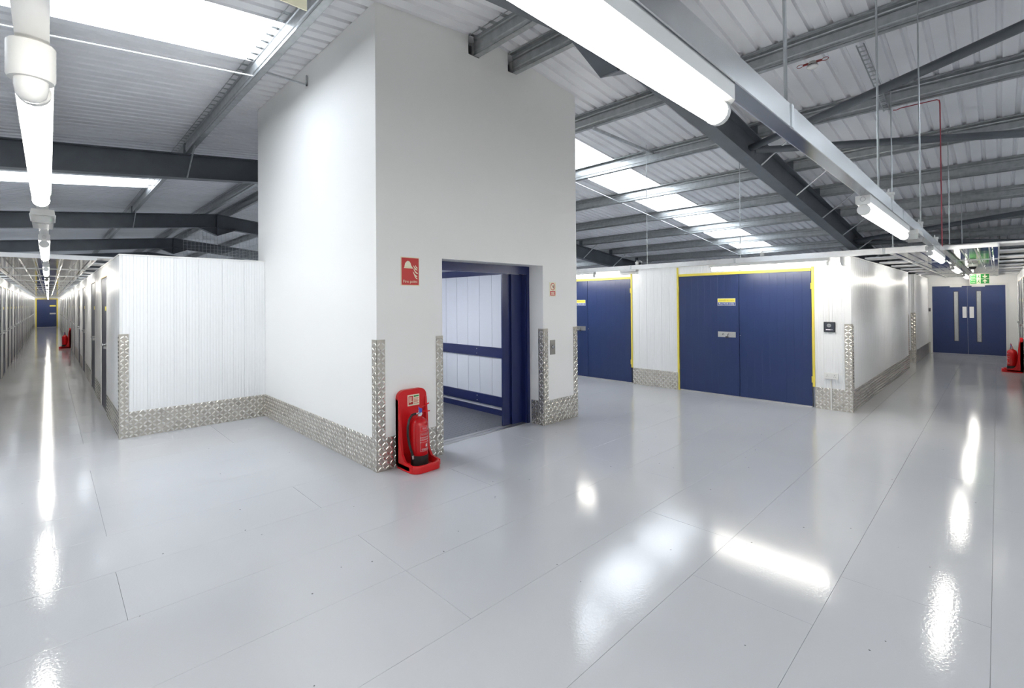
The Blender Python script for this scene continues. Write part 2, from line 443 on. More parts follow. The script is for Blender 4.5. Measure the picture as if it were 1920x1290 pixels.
# roof wind bracing tubes: K pattern between the two nearest frames
for (a, b, lab) in (((7.12, 2.42), (3.75, -4.55), 'dark steel bracing tube rising steeply to upper right corner'),
                    ((7.24, 2.40), (10.6, -4.55), 'dark steel bracing tube running almost level to right edge'),
                    ((14.1, 2.42), (10.75, -4.55), 'dark steel bracing tube low over the right corridor'),
                    ((14.22, 2.40), (17.5, -4.55), 'farthest dark steel bracing tube over the right corridor')):
    t = MB().tube([(a[0], a[1], roofz(a[0])-0.42), (b[0], b[1], roofz(b[0])-0.42)], 0.048, 14).build('bracing_tube', M_RAFTER)
    tag(t, lab, 'roof brace', 'roof bracing tubes')

# ------------------------------------------------------------------ outer envelope
for nm, b in (('wall_outer_right', (XMAX-0.1, XMAX, YMIN, YMAX, 0, 2.42)), ('wall_outer_left', (XMIN, XMIN+0.1, YMIN, YMAX, 0, 3.16))):
    struct(MB().box(*b).build(nm, M_GREYWALL))
for nm, y0, y1 in (('wall_outer_far', YMAX-0.1, YMAX), ('wall_outer_near', YMIN, YMIN+0.1)):
    struct(MB().prism([(XMIN+0.1, 0), (XMAX-0.1, 0), (XMAX-0.1, roofz(XMAX)-0.0), (XR, ZR-0.0), (XMIN+0.1, roofz(XMIN))], 'y', y0, y1).build(nm, M_GREYWALL))

# ------------------------------------------------------------------ lift shaft
OX0, OX1, OZ = 2.887, 4.430, 2.0           # opening
TW = 0.13
def shaft_front():
    y0, y1 = SY0, SY0+TW
    mb = MB()
    # polygons round the opening and the two purlin notches
    def pz(x): return roofz(x)-0.001
    n1, n2, nb1, nb2 = (3.255, 3.41), (3.85, 4.0), 4.245, 4.255
    mb.prism([(SX0, 0), (OX0, 0), (OX0, pz(OX0)), (SX0, pz(SX0))], 'y', y0, y1)
    mb.prism([(OX1, 0), (SX1, 0), (SX1, pz(SX1)), (OX1, pz(OX1))], 'y', y0, y1)
    mb.prism([(OX0, OZ), (n1[0], OZ), (n1[0], pz(n1[0])), (OX0, pz(OX0))], 'y', y0, y1)
    mb.prism([(n1[0], OZ), (n1[1], OZ), (n1[1], nb1), (n1[0], nb1)], 'y', y0, y1)
    mb.prism([(n1[1], OZ), (n2[0], OZ), (n2[0], pz(n2[0])), (XR, pz(XR)), (n1[1], pz(n1[1]))], 'y', y0, y1)
    mb.prism([(n2[0], OZ), (n2[1], OZ), (n2[1], nb2), (n2[0], nb2)], 'y', y0, y1)
    mb.prism([(n2[1], OZ), (OX1, OZ), (OX1, pz(OX1)), (n2[1], pz(n2[1]))], 'y', y0, y1)
    # reveals
    mb.box(OX0-0.05, OX0, y1, SY0+0.235, 0, OZ+0.05); mb.box(OX1, OX1+0.05, y1, SY0+0.235, 0, OZ+0.05)
    mb.box(OX0, OX1, y1, SY0+0.235, OZ, OZ+0.05)
    return mb
# keep the joints between the wall pieces invisible: weld coplanar faces
def weld(mb, name, m):
    bm = bmesh.new()
    vs = [bm.verts.new(v) for v in mb.v]
    for f in mb.f:
        try: bm.faces.new([vs[i] for i in f])
        except ValueError: pass
    bmesh.ops.remove_doubles(bm, verts=bm.verts[:], dist=1e-5)
    # drop internal duplicate faces
    seen = {}
    for f in bm.faces:
        k = tuple(sorted(v.index for v in f.verts)); seen.setdefault(k, []).append(f)
    bmesh.ops.delete(bm, geom=[f for l in seen.values() if len(l) > 1 for f in l], context='FACES')
    out = MB().bm(bm)
    return out.build(name, m)
struct(shaft_front().build('wall_shaft_front', M_WALL), 'white lift shaft wall with the blue lift doorway')
struct(MB().prism([(SY0+TW, 0), (SY1+0.3, 0), (SY1+0.3, roofz(SX0)-0.001), (SY0+TW, roofz(SX0)-0.001)], 'x', SX0, SX0+TW).build('wall_shaft_left', M_WALL), 'bright white side wall of the lift shaft')
struct(MB().prism([(SY0+TW, 0), (SY1+0.3, 0), (SY1+0.3, roofz(SX1)-0.001), (SY0+TW, roofz(SX1)-0.001)], 'x', SX1-TW, SX1).build('wall_shaft_right', M_WALL))
struct(MB().prism([(SX0+TW, 0), (SX1-TW, 0), (SX1-TW, roofz(SX1)-0.01), (XR, ZR-0.22), (SX0+TW, roofz(SX0)-0.01)], 'y', SY1+0.17, SY1+0.3).build('wall_shaft_rear', M_WALL))

# lift: landing frame, car, sliding door
lift = struct(empty('door_1', ((OX0+OX1)/2, SY0+0.21, 0)), 'open dark blue lift doorway in the white shaft')
lx = lambda x: x-(OX0+OX1)/2
ly = lambda y: y-(SY0+0.21)
def lbox(mb, x0, x1, y0, y1, z0, z1): return mb.box(lx(x0), lx(x1), ly(y0), ly(y1), z0, z1)
lbox(lbox(MB(), OX0, OX1, 4.215, 4.27, 1.945, 2.0), OX0, OX1, 4.215, 4.25, 1.90, 1.945).build('door_head', M_LIFTBLUE, lift)
lbox(MB(), OX0, OX0+0.06, 4.215, 4.29, 0, 1.9).build('door_jamb', M_LIFTBLUE, lift)
lbox(lbox(MB(), OX1-0.045, OX1, 4.215, 4.29, 0, 1.9), OX1-0.065, OX1-0.045, 4.235, 4.29, 0, 1.9).build('door_jamb', M_LIFTBLUE, lift)
lbox(MB(), OX0+0.06, OX1-0.065, 4.218, 4.285, -0.016, 0.004).build('landing_sill', M_STEEL, lift)
lbox(MB(), OX0+0.06, OX1-0.065, 4.30, 4.36, -0.016, 0.004).build('car_sill', M_STEEL, lift)
# telescopic door leaves stacked at the right
dl = MB(); lbox(dl, 4.18, 4.365, 4.292, 4.312, 0.006, 1.9); dl.build('door_leaf', M_LIFTBLUE, lift)
dl = MB(); lbox(dl, 4.045, 4.30, 4.318, 4.338, 0.006, 1.9); dl.build('door_leaf', M_LIFTBLUE, lift)
# car
CX0, CX1, CY0, CY1, CZ = 2.70, 4.40, 4.365, 6.75, 2.02
car = struct(empty('wall_lift_car', ((CX0+CX1)/2, CY0, 0)), 'white panelled lift car interior with blue bumper rails')
cx_ = lambda x: x-(CX0+CX1)/2
cy_ = lambda y: y-CY0
def cbox(mb, x0, x1, y0, y1, z0, z1): return mb.box(cx_(x0), cx_(x1), cy_(y0), cy_(y1), z0, z1)
cbox(MB(), CX0, CX1, CY0, CY1, -0.016, 0.004).build('car_floor', M_CARFLOOR, car)
cbox(MB(), CX0-0.04, CX1+0.04, CY0, CY1+0.04, CZ, CZ+0.04).build('car_ceiling', M_CARPANEL, car)
cbox(MB(), CX0-0.06, CX0-0.02, CY0, CY1+0.04, 0, CZ).build('car_side', M_LIFTBLUE, car)
cbox(MB(), CX1+0.02, CX1+0.06, CY0, CY1+0.04, 0, CZ).build('car_side', M_LIFTBLUE, car)
cbox(MB(), CX0-0.02, CX1+0.02, CY1+0.02, CY1+0.04, 0, CZ).build('car_side', M_CARPANEL, car)
yb = CY0+0.02
k = 0
while yb < CY1-0.05:
    ye = min(yb+0.262, CY1)
    cbox(MB(), CX1, CX1+0.018, yb+0.003, ye-0.003, 0.08, 1.925).build('car_panel', M_CARPANEL, car)
    cbox(MB(), CX0-0.018, CX0, yb+0.003, ye-0.003, 0.08, 1.925).build('car_panel', M_CARPANEL, car)
    yb = ye
xb = CX0
while xb < CX1-0.05:
    xe = min(xb+0.2834, CX1)
    cbox(MB(), xb+0.0015, xe-0.0015, CY1, CY1+0.018, 0.08, 1.925).build('car_panel', M_CARPANEL, car)
    xb = xe
for z0, z1 in ((0.79, 0.925), (0.125, 0.26)):
    for x0, x1 in ((CX1-0.025, CX1-0.001), (CX0+0.001, CX0+0.025)):
        r = cbox(MB(), x0, x1, CY0+0.02, CY1-0.03, z0, z1).build('bumper_rail', M_LIFTBLUE, car)
        for z in (z0+0.035, z1-0.035):
            xx = x0-0.002 if x0 > 3.5 else x1
            cbox(MB(), xx, xx+0.002, 5.20, 5.212, z-0.006, z+0.006).build('rail_bolt', M_PRINTW, r)
for x0, x1 in ((CX1-0.012, CX1-0.001), (CX0+0.001, CX0+0.012)):
    cbox(MB(), x0, x1, CY0+0.02, CY1-0.03, 0.0, 0.075).build('kick_strip', M_LIFTBLUE, car)
for x0 in (CX1-0.004, CX0+0.001):
    cbox(MB(), x0, x0+0.003, CY0+0.02, CY1-0.03, 1.93, CZ).build('cornice_strip', M_LIFTBLUE, car)
cbox(MB(), CX0+0.06, CX0+0.24, 4.55, 6.45, CZ-0.02, CZ-0.001).build('car_lamp', M_CARLAMP, car)
tread_dots = MB()
for i in range(30):
    for j in range(44):
        x = CX0+0.04+i*0.055; y = CY0+0.04+j*0.054
        if (i+j) % 2 == 0: cbox(tread_dots, x, x+0.03, y, y+0.009, 0.004, 0.0055)
        else: cbox(tread_dots, x+0.01, x+0.019, y-0.01, y+0.02, 0.004, 0.0055)
o = tread_dots.build('floor_tread', mat('car floor lug', (0.2, 0.21, 0.22), 0.35, metal=0.5), car); o['kind'] = 'stuff'

# ------------------------------------------------------------------ tread plate
lug_cache = {}
def lug_mesh(w, h):
    k = (round(w, 3), round(h, 3))
    if k in lug_cache: return lug_cache[k]
    mb = MB(); p = 0.044; L, B, H = 0.025, 0.0100, 0.0030
    for i in range(int(w/p)+1):
        for j in range(int(h/p)+1):
            cx, cz = (i+0.5)*p, (j+0.5)*p
            if cx > w-0.004 or cz > h-0.004: continue
            a = PI/4 if (i+j) % 2 == 0 else -PI/4
            ca, sa = math.cos(a), math.sin(a)
            def P(u, v, d):
                x = cx+u*ca-v*sa; z = cz+u*sa+v*ca
                return (min(max(x, 0), w), -d, min(max(z, 0), h))
            vs = [P(-L, 0, 0), P(-L*.5, -B, 0), P(L*.5, -B, 0), P(L, 0, 0), P(L*.5, B, 0), P(-L*.5, B, 0),
                  P(-L*.62, 0, H), P(-L*.4, -B*.5, H), P(L*.4, -B*.5, H), P(L*.62, 0, H), P(L*.4, B*.5, H), P(-L*.4, B*.5, H)]
            fs = [(q, (q+1) % 6, 6+(q+1) % 6, 6+q) for q in range(6)] + [(6, 7, 8, 9, 10, 11)]
            mb.add(vs, fs)
    lug_cache[k] = mb.mesh('tread_lugs', M_LUG)
    return lug_cache[k]
def tread(name, loc, rz, w, h, lugs=True, th=0.004, parent=None):
    """plate whose face stands th proud of the wall; local x right, front = -y"""
    o = MB().box(0, w, -th, -0.0005, 0, h).build(name, M_TREAD, parent)
    o.location = loc; o.rotation_euler = (0, 0, rz)
    if lugs:
        l = put('tread_lugs', lug_mesh(w, h), o, (0, -th, 0)); l['kind'] = 'stuff'
    return o
SKH = 0.30
# skirting plates (front of walls)
struct(tread('baseboard_left_pod_front', (P1X+0.085, P1Y, 0), FY, SX0-P1X-0.085, SKH), 'aluminium tread plate skirting along white pod front')
struct(tread('baseboard_shaft_left', (SX0, SY1, 0), FX, 2.48, SKH), 'aluminium tread plate skirting along shaft side')
struct(tread('baseboard_shaft_left_near', (SX0, SY1-2.483, 0), FX, SY1-2.483-SY0-0.08, SKH), 'paler tread plate skirting near the shaft corner')
struct(tread('baseboard_shaft_front_left', (SX0+0.08, SY0, 0), FY, OX0-0.085-SX0-0.08, SKH), 'tread plate skirting behind the fire extinguisher')
struct(tread('baseboard_shaft_front_right', (OX1+0.085, SY0, 0), FY, SX1-OX1-0.17, SKH), 'tread plate skirting right of the lift door')
struct(tread('baseboard_lift_reveal', (OX1, SY0+0.21, 0), FX, 0.12, SKH), 'small tread plate inside the lift reveal')
struct(tread('baseboard_right_pod_front', (P2X, 1.84, 0), FX, 0.185, SKH), 'tread plate skirting right of navy double door')
struct(tread('baseboard_right_pod_corner', (P2X, 1.635, 0), FX, 0.16, SKH), 'tread plate skirting under the white socket')
struct(tread('baseboard_right_pod_middle', (P2X, 4.80, 0), FX, 0.895, SKH), 'tread plate skirting between the navy doors')
struct(tread('baseboard_right_pod_side', (P2X+0.085, P2Y, 0), FY, 5.75, SKH), 'tread plate skirting along the glossy pod side')
struct(tread('baseboard_nib_front', (14.98, 1.56, 0), FX, 0.08, SKH, lugs=False))
struct(tread('baseboard_nib_side', (14.98+0.085, P2Y, 0), FY, 3.0, SKH, lugs=False))
struct(tread('baseboard_corridor_end', (ENDX, P2Y-0.001, 0), FX, 0.06, SKH, lugs=False))

# corner guards: an L of two legs
GH, GW = 1.21, 0.082
def guard(loc, rz, label, legs=('front', 'right'), h=GH):
    g = tag(empty('corner_guard', loc, rz), label, 'corner guard', 'tread plate corner guards')
    if 'front' in legs:   # on wall facing local -y, running to local +x
        tread('guard_leg', (0, 0, 0), 0, GW, h, True, 0.006, g)
    if 'left' in legs:    # return leg on the face at local -x, going to +y
        tread('guard_leg', (0, GW, 0), -PI/2, GW, h, True, 0.006, g)
    if 'frontneg' in legs:
        tread('guard_leg', (-GW, 0, 0), 0, GW, h, True, 0.006, g)
    if 'rightret' in legs:  # face at local +x
        tread('guard_leg', (0, 0, 0), PI/2, GW, h, True, 0.006, g)
    return g
guard((P1X, P1Y, 0), 0, 'tread plate corner guard on the left white pod', ('front', 'left'))
guard((SX0, SY0, 0), 0, 'tread plate corner guard on shaft corner beside the extinguisher', ('front', 'left'))
guard((OX0, SY0, 0), 0, 'tread plate guard on the left edge of lift opening', ('frontneg', 'rightret'))
guard((OX1, SY0, 0), 0, 'tread plate guard on the right edge of lift opening', ('front', 'left'))
guard((SX1, SY0, 0), 0, 'tread plate corner guard on right end of the shaft', ('frontneg', 'rightret'))
guard((P2X, P2Y, 0), 0, 'tread plate corner guard beside the small black keypad', ('front', 'left'))
guard((14.98, P2Y, 0), 0, 'tread plate corner guard far along the right corridor', ('front', 'left'))
guard((13.77, P2Y, 0), 0, 'tread plate corner guard at the far end of glossy pod', ('frontneg', 'rightret'))

# ------------------------------------------------------------------ pod walls of ribbed panels
pan_cache = {}
def panel_mesh(w, h, rib=0.002):
    k = (round(w, 3), round(h, 3), rib)
    if k in pan_cache: return pan_cache[k]
    g = 0.0006
    pts = [(g, 0.016), (g, 0.003), (0.003, 0.0)]
    n = 2 if w < 0.4 else 4
    for i in range(n):
        a, b = w*i/n, w*(i+1)/n
        for f in (0.25, 0.5, 0.75):
            x = a+(b-a)*f
            pts += [(x-0.009, 0.0), (x-0.003, rib), (x+0.003, rib), (x+0.009, 0.0)]
        if i < n-1: pts += [(b-0.004, 0.0), (b-0.0014, 0.0032), (b+0.0014, 0.0032), (b+0.004, 0.0)]
    pts += [(w-0.003, 0.0), (w-g, 0.003), (w-g, 0.016)]
    pan_cache[k] = MB().prism(pts, 'z', 0, h).mesh('wall_panel', M_PANEL)
    return pan_cache[k]
def pod_wall(name, loc, rz, length, z0=0.0, z1=PH, mod=0.30, gaps=(), label=None, cap=True, rib=0.002):
    """wall starting at loc, running to local +x; gaps = (a,b,zhead) door openings"""
    core = MB()
    runs = []; a = 0.0
    for g0, g1, zh in sorted(gaps):
        if g0 > a: runs.append((a, g0, z0))
        runs.append((g0, g1, zh)); a = g1
    if a < length: runs.append((a, length, z0))
    for r0, r1, zz in runs: 
        if z1-zz > 0.005: core.box(r0, r1, 0.0165, 0.06, zz, z1)
    w = struct(core.build(name, M_PANEL), label); w.location = loc; w.rotation_euler = (0, 0, rz)
    for r0, r1, zz in runs:
        if z1-zz < 0.02: continue
        n = max(1, int(round((r1-r0)/mod))); pw = (r1-r0)/n
        for i in range(n): put('wall_panel', panel_mesh(pw, z1-zz, rib), w, (r0+i*pw, 0, zz))
    if cap: MB().box(-0.004, length+0.004, -0.006, 0.066, z1, z1+0.014).build('cap_trim', M_WHITE, w)
    return w
pod_wall('wall_left_pod_front', (P1X, P1Y, 0), FY, SX0-P1X+0.0, mod=0.262, label='white ribbed steel front of the left storage pod')
struct(MB().box(P1X-0.001, P1X+0.022, P1Y-0.0015, P1Y+0.02, 0, PH).build('trim_1', M_WHITE))

# left corridor, right side (pod 1 side) with doors; local x runs to -Y for a wall facing -X, so start at far end
DR = []     # (y0,y1)
y = 8.74
while y < 46.5:
    DR.append((y, y+1.05)); 
    y += 2.33 if len(DR) % 2 == 1 else 3.23
LR = ENDY-P1Y-0.02
pod_wall('wall_left_corridor_right', (P1X, ENDY, 0), FX, LR, gaps=[(ENDY-b, ENDY-a, 1.985) for a, b in DR], mod=0.32, label='white ribbed right wall of the long left corridor')
DLf = [(8.0+1.53*i-0.42+0.02, 8.0+1.53*i+0.63+0.02) for i in range(26) if 8.0+1.53*i < 46.9]
DLf = [(a+0.1, b+0.1) for a, b in DLf]
pod_wall('wall_left_corridor_left', (CLX, 6.9, 0), BX, ENDY-6.9, gaps=[(a-6.9, b-6.9, 1.985) for a, b in DLf], mod=0.48, label='white ribbed left wall of the long left corridor')
struct(MB().box(CLX-0.06, P1X+0.06, ENDY, ENDY+0.06, 0, PH+0.2).build('wall_left_corridor_end', M_WALL), 'white end wall of the left corridor')

# right pod front (faces -X): runs from far Y to near Y
YF = 9.2
gp = [(YF-3.91, YF-1.84, 1.985), (YF-6.87, YF-4.80, 1.985)]
pod_wall('wall_right_pod_front', (P2X, YF, 0), FX, YF-P2Y, gaps=gp, mod=0.295, label='white ribbed pod front with navy double doors')
pod_wall('wall_right_pod_side', (P2X, P2Y, 0), FY, 13.77-P2X, mod=0.296, rib=0.004, label='glossy white ribbed pod side along right corridor')
pod_wall('wall_nib_front', (14.98, 3.0, 0), FX, 3.0-P2Y, mod=0.32)
pod_wall('wall_nib_side', (14.98, P2Y, 0), FY, ENDX-14.98, mod=0.30, rib=0.004)
pod_wall('wall_cross_end', (13.77, 3.0, 0), FY, 14.98-13.77, mod=0.30)
RD_ = [(8.3+1.53*i, 9.35+1.53*i) for i in range(6)]
pod_wall('wall_right_corridor_right', (ENDX, CRY, 0), BY, ENDX-7.0, gaps=[(ENDX-b, ENDX-a, 1.985) for a, b in RD_], mod=0.33, label='white right wall of the right corridor')
struct(MB().box(13.71, 13.77, P2Y+0.06, 3.0, 0, PH).build('wall_pod_end', M_PANEL))
# walls behind the camera position
pod_wall('wall_camera_left', (-2.3, -2.2, 0), BX, 9.1, mod=0.35)
pod_wall('wall_camera_right', (7.0, -2.2, 0), BY, 9.3, mod=0.35)
pod_wall('wall_camera_left_return', (-2.3, 6.9, 0), FY, -CLX and 2.3+CLX, mod=0.35)
pod_wall('wall_camera_right_return', (7.0, CRY, 0), FX, 2.2+CRY, mod=0.35)

# end wall of right corridor with double door
EY0, EY1, EZ = -0.145, 1.32, 1.90
e = MB(); e.box(ENDX, ENDX+0.06, EY1, P2Y+0.06, 0, PH+0.3); e.box(ENDX, ENDX+0.06, CRY-0.06, EY0, 0, PH+0.3); e.box(ENDX, ENDX+0.06, EY0, EY1, EZ, PH+0.3)
struct(e.build('wall_right_corridor_end', M_WALL), 'white end wall of the right corridor')

# ------------------------------------------------------------------ doors
def leaf(parent, x0, x1, z0, z1, m=M_NAVY, y=0.0, t=0.04):
    """flat steel leaf with faint vertical swages"""
    pts = [(x0, y), ]
    n = max(2, int((x1-x0)/0.1))
    for i in range(1, n):
        x = x0+(x1-x0)*i/n
        pts += [(x-0.003, y), (x, y+0.0012), (x+0.003, y)]
    pts += [(x1, y), (x1, y+t), (x0, y+t)]
    return MB().prism(pts, 'z', z0, z1).build('door_leaf', m, parent)
door_no = [1]
def next_door():
    door_no[0] += 1; return 'door_%d' % door_no[0]
def pod_double_door(ynear, yfar, label, pod_txt):
    d = struct(empty(next_door(), (P2X, yfar, 0), FX), label)
    w = yfar-ynear
    MB().box(0, 0.028, -0.012, 0.03, 0.3, PH-0.01).build('frame_post', M_YELLOW, d)
    MB().box(w-0.028, w, -0.012, 0.03, 0.3, PH-0.01).build('frame_post', M_YELLOW, d)
    MB().box(0, 0.03, -0.002, 0.03, 0.0, 0.3).build('frame_post', M_YELLOW, d)
    MB().box(0.035, w-0.035, -0.012, 0.03, 1.965, 2.005).build('frame_head', M_YELLOW, d)
    mid = w/2
    l1 = leaf(d, 0.04, mid-0.004, 0.02, 1.962); l2 = leaf(d, mid+0.004, w-0.04, 0.02, 1.962)
    MB().box(0.036, w-0.036, 0.045, 0.055, 0, PH-0.2).build('door_backing', M_BLACK, d)
    MB().box(0.04, w-0.04, 0.005, 0.04, 0.0, 0.018).build('threshold', M_STEEL, d)
    # number plate: yellow top band over blue band with white edge
    sx0, sx1 = mid-0.335, mid-0.055
    pl = MB().box(sx0, sx1, -0.003, 0.0, 1.462, 1.578).build('number_plate', M_PRINTW, l1)
    p = MB(); p.box(sx0+0.004, sx1-0.004, -0.0042, -0.003, 1.52, 1.574); p.build('yellow_band', mat('plate yellow', (0.80, 0.70, 0.10), 0.4), l1)
    p = MB(); p.box(sx0+0.004, sx1-0.004, -0.0042, -0.003, 1.466, 1.515); p.build('blue_band', mat('plate blue', (0.06, 0.10, 0.30), 0.4), l1)
    wtext(MB(), 'storefirst.com', 0.048, (sx0+sx1)/2, 1.548, -0.0045, width=0.235).build('plate_lettering', M_PRINTY, l1)
    wtext(MB(), pod_txt, 0.046, (sx0+sx1)/2, 1.491, -0.0045, width=0.235).build('plate_lettering', M_PRINTW, l1)
    # hasp plate and padlock
    hp = MB().box(sx0, sx1, -0.004, 0.0, 0.952, 1.04).build('lock_plate', M_STEEL, l1)
    MB().box(sx0+0.03, sx1-0.06, -0.012, -0.004, 0.99, 1.004).build('slide_bolt', M_STEEL, l1)
    MB().tube([(sx0+0.085, -0.014, 0.985), (sx0+0.075, -0.02, 1.0), (sx0+0.09, -0.02, 1.012), (sx0+0.105, -0.014, 0.995)], 0.004, 6).build('bolt_loop', M_PRINTK, l1)
    MB().tube([(sx0+0.155, -0.012, 0.975), (sx0+0.165, -0.03, 0.995), (sx0+0.172, -0.012, 1.01)], 0.005, 6).build('bolt_handle', M_PRINTK, l1)
    MB().box(sx0+0.125, sx0+0.165, -0.018, -0.004, 0.94, 0.968).build('padlock', M_PRINTK, l1)
    MB().lathe([(0.006, 0), (0.006, -0.004), (0.003, -0.006)], mid+0.014, 0, 0.99, 10, 'y').build('rivet', M_STEEL, l2)
    for z in (0.36, 1.70):
        MB().tube([(0.034, -0.012, z), (0.034, -0.012, z+0.09)], 0.007, 8).build('hinge', M_YELLOW, d)
        MB().tube([(w-0.034, -0.012, z), (w-0.034, -0.012, z+0.09)], 0.007, 8).build('hinge', M_YELLOW, d)
    return d
pod_double_door(1.84, 3.91, 'navy double pod door in yellow frame beside the black keypad', 'Pod 9038 (125)')
pod_double_door(4.80, 6.87, 'navy double pod door partly hidden behind the lift shaft', 'Pod 9039 (125)')
# locker style corridor doors
def corridor_door_proto(w, h=1.985):
    d = empty('door_proto')
    MB().box(0, 0.03, -0.004, 0.04, 0, h).build('frame_post', M_WHITE, d)
    MB().box(w-0.03, w, -0.004, 0.04, 0, h).build('frame_post', M_WHITE, d)
    MB().box(0.03, w-0.03, -0.004, 0.04, h-0.03, h).build('frame_head', M_WHITE, d)
    MB().box(0.03, w-0.03, -0.005, -0.004, h-0.03, h-0.018).build('head_stripe', mat('orange stripe', (0.75, 0.40, 0.08), 0.4), d)
    l = leaf(d, 0.034, w-0.034, 0.01, h-0.034, M_DOOR_GREYED, 0.006, 0.03)
    MB().box(0.03, w-0.03, 0.04, 0.05, 0, h-0.03).build('door_backing', M_BLACK, d)
    return d, l
def add_handle(l, x):
    h = MB().lathe([(0.03, 0.006), (0.03, -0.006), (0.012, -0.008), (0.012, -0.032), (0.024, -0.035), (0.024, -0.048), (0.012, -0.052)], x, 0, 0.99, 12, 'y')
    h.box(x-0.02, x+0.02, -0.03, 0.006, 0.93, 0.965)
    h.build('lock_handle', M_CHROME, l)
pr_, lf_ = corridor_door_proto(1.05); add_handle(lf_, 1.05-0.13)
MB().box(0.70, 0.86, -0.0, 0.0055, 1.47, 1.53).build('number_plate', mat('plate yellow', (0.8, 0.7, 0.1), 0.4), lf_)
pl_, ll_ = corridor_door_proto(1.05); add_handle(ll_, 0.13)
MB().box(0.2, 0.36, -0.0, 0.0055, 1.47, 1.53).build('number_plate', M_YELLOW, ll_)
first = True
def place_door(proto, loc, rz, label, used=set()):
    d = proto if id(proto) not in used else copy_tree(proto)
    used.add(id(proto))
    d.name = next_door(); d.location = loc; d.rotation_euler = (0, 0, rz)
    return struct(d, label)
protos = []
dd = []
for i, (a, b) in enumerate(DR): dd.append((pr_, (P1X, b, 0), FX, '%s reflection-greyed navy door on the right side of the left corridor' % ORD[i]))
for i, (a, b) in enumerate(DLf): dd.append((pl_, (CLX, a, 0), BX, '%s reflection-greyed navy door on the left side of the left corridor' % ORD[i]))
for i, (a, b) in enumerate(RD_): dd.append((pr_, (b, CRY, 0), BY, '%s reflection-greyed navy door on the right side of the right corridor' % ORD[i]))
copies = [copy_tree(x[0]) for x in dd]
for c, x in zip(copies, dd):
    c.name = next_door(); c.location = x[1]; c.rotation_euler = (0, 0, x[2]); struct(c, x[3])
for p_ in (pr_, pl_):
    for o in [g for ch in p_.children for g in ch.children] + list(p_.children) + [p_]: bpy.data.objects.remove(o)
# skirting between the corridor doors
def strips(doors, lo, hi):
    out = []; a = lo
    for d0, d1 in doors:
        if d0-a > 0.05: out.append((a, d0))
        a = d1
    if hi-a > 0.05: out.append((a, hi))
    return out
br = struct(empty('baseboard_left_corridor_right', (P1X, P1Y, 0)), 'tread plate skirting between right hand corridor doors')
for i, (a, b) in enumerate(strips(DR, P1Y+0.085, ENDY)):
    tread('skirting_plate', (0, b-P1Y, 0), FX, b-a, SKH, i < 3, parent=br)
bl = struct(empty('baseboard_left_corridor_left', (CLX, 6.9, 0)), 'tread plate skirting between left hand corridor doors')
for a, b in strips(DLf, 6.9, ENDY): tread('skirting_plate', (0, a-6.9, 0), BX, b-a, SKH, False, parent=bl)
brr = struct(empty('baseboard_right_corridor_right', (7.0, CRY, 0)), 'tread plate skirting between right corridor doors')
for a, b in strips(RD_, 7.0, ENDX): tread('skirting_plate', (b-7.0, 0, 0), BY, b-a, SKH, False, parent=brr)
# end door of the left corridor (navy, yellow frame)
d = struct(empty(next_door(), (-0.60, ENDY, 0), FY), 'navy door with yellow frame at the far end of left corridor')
wd_ = 1.02
MB().box(-0.07, 0, -0.01, 0.0, 0, 2.0).build('frame_post', M_YELLOW, d); MB().box(wd_, wd_+0.07, -0.01, 0.0, 0, 2.0).build('frame_post', M_YELLOW, d)
MB().box(-0.07, wd_+0.07, -0.01, 0.0, 2.0, 2.06).build('frame_head', M_YELLOW, d)
l = leaf(d, 0.0, wd_, 0.01, 1.995, M_NAVY, -0.008, 0.007)
MB().box(wd_-0.36, wd_-0.04, -0.012, -0.008, 1.48, 1.58).build('number_plate', mat('plate yellow', (0.8, 0.7, 0.1), 0.4), l)
MB().box(wd_-0.36, wd_-0.04, -0.012, -0.008, 0.92, 1.02).build('lock_plate', M_STEEL, l)
# double fire door of the right corridor
d = struct(empty(next_door(), (ENDX, EY1, 0), FX), 'navy double door with narrow glazed slots at corridor end')
w = EY1-EY0
MB().box(-0.05, 0, -0.012, 0.03, 0, EZ+0.05).build('frame_post', M_WHITE, d); MB().box(w, w+0.05, -0.012, 0.03, 0, EZ+0.05).build('frame_post', M_WHITE, d)
MB().box(0, w, -0.012, 0.03, EZ, EZ+0.05).build('frame_head', M_WHITE, d)
def slot_leaf(x0, x1, s0, s1, z0, z1, pp0, pp1):
    mb = MB()
    mb.box(x0, s0, 0.0, 0.045, 0.008, EZ-0.003); mb.box(s1, x1, 0.0, 0.045, 0.008, EZ-0.003)
    mb.box(s0, s1, 0.0, 0.045, 0.008, z0); mb.box(s0, s1, 0.0, 0.045, z1, EZ-0.003)
    l = mb.build('door_leaf', M_NAVY, d)
    f = MB(); f.box(s0, s0+0.012, -0.004, 0.02, z0, z1); f.box(s1-0.012, s1, -0.004, 0.02, z0, z1)
    f.box(s0, s1, -0.004, 0.02, z0, z0+0.012); f.box(s0, s1, -0.004, 0.02, z1-0.012, z1)
    f.build('slot_bead', M_PRINTK, l)
    MB().box(s0+0.01, s1-0.01, 0.015, 0.021, z0+0.01, z1-0.01).build('vision_pane', M_GLASS, l)
    MB().rbox(pp0, pp1, -0.004, 0.0, 1.01, 1.318, 0.0015).build('push_plate', M_PRINTW, l)
    return l
U = lambda Y: EY1-Y
la = slot_leaf(0.002, U(0.588)-0.002, U(0.87), U(0.765), 0.35, 1.75, U(0.69), U(0.607))
lb = slot_leaf(U(0.588)+0.002, w-0.002, U(0.415), U(0.31), 0.345, 1.755, U(0.55), U(0.462))
MB().box(U(0.94), U(0.70), -0.05, 0.0, EZ-0.035, EZ+0.02).build('door_closer', M_WHITE, la)
MB().box(U(0.50), U(0.24), -0.05, 0.0, EZ-0.035, EZ+0.02).build('door_closer', M_WHITE, lb)
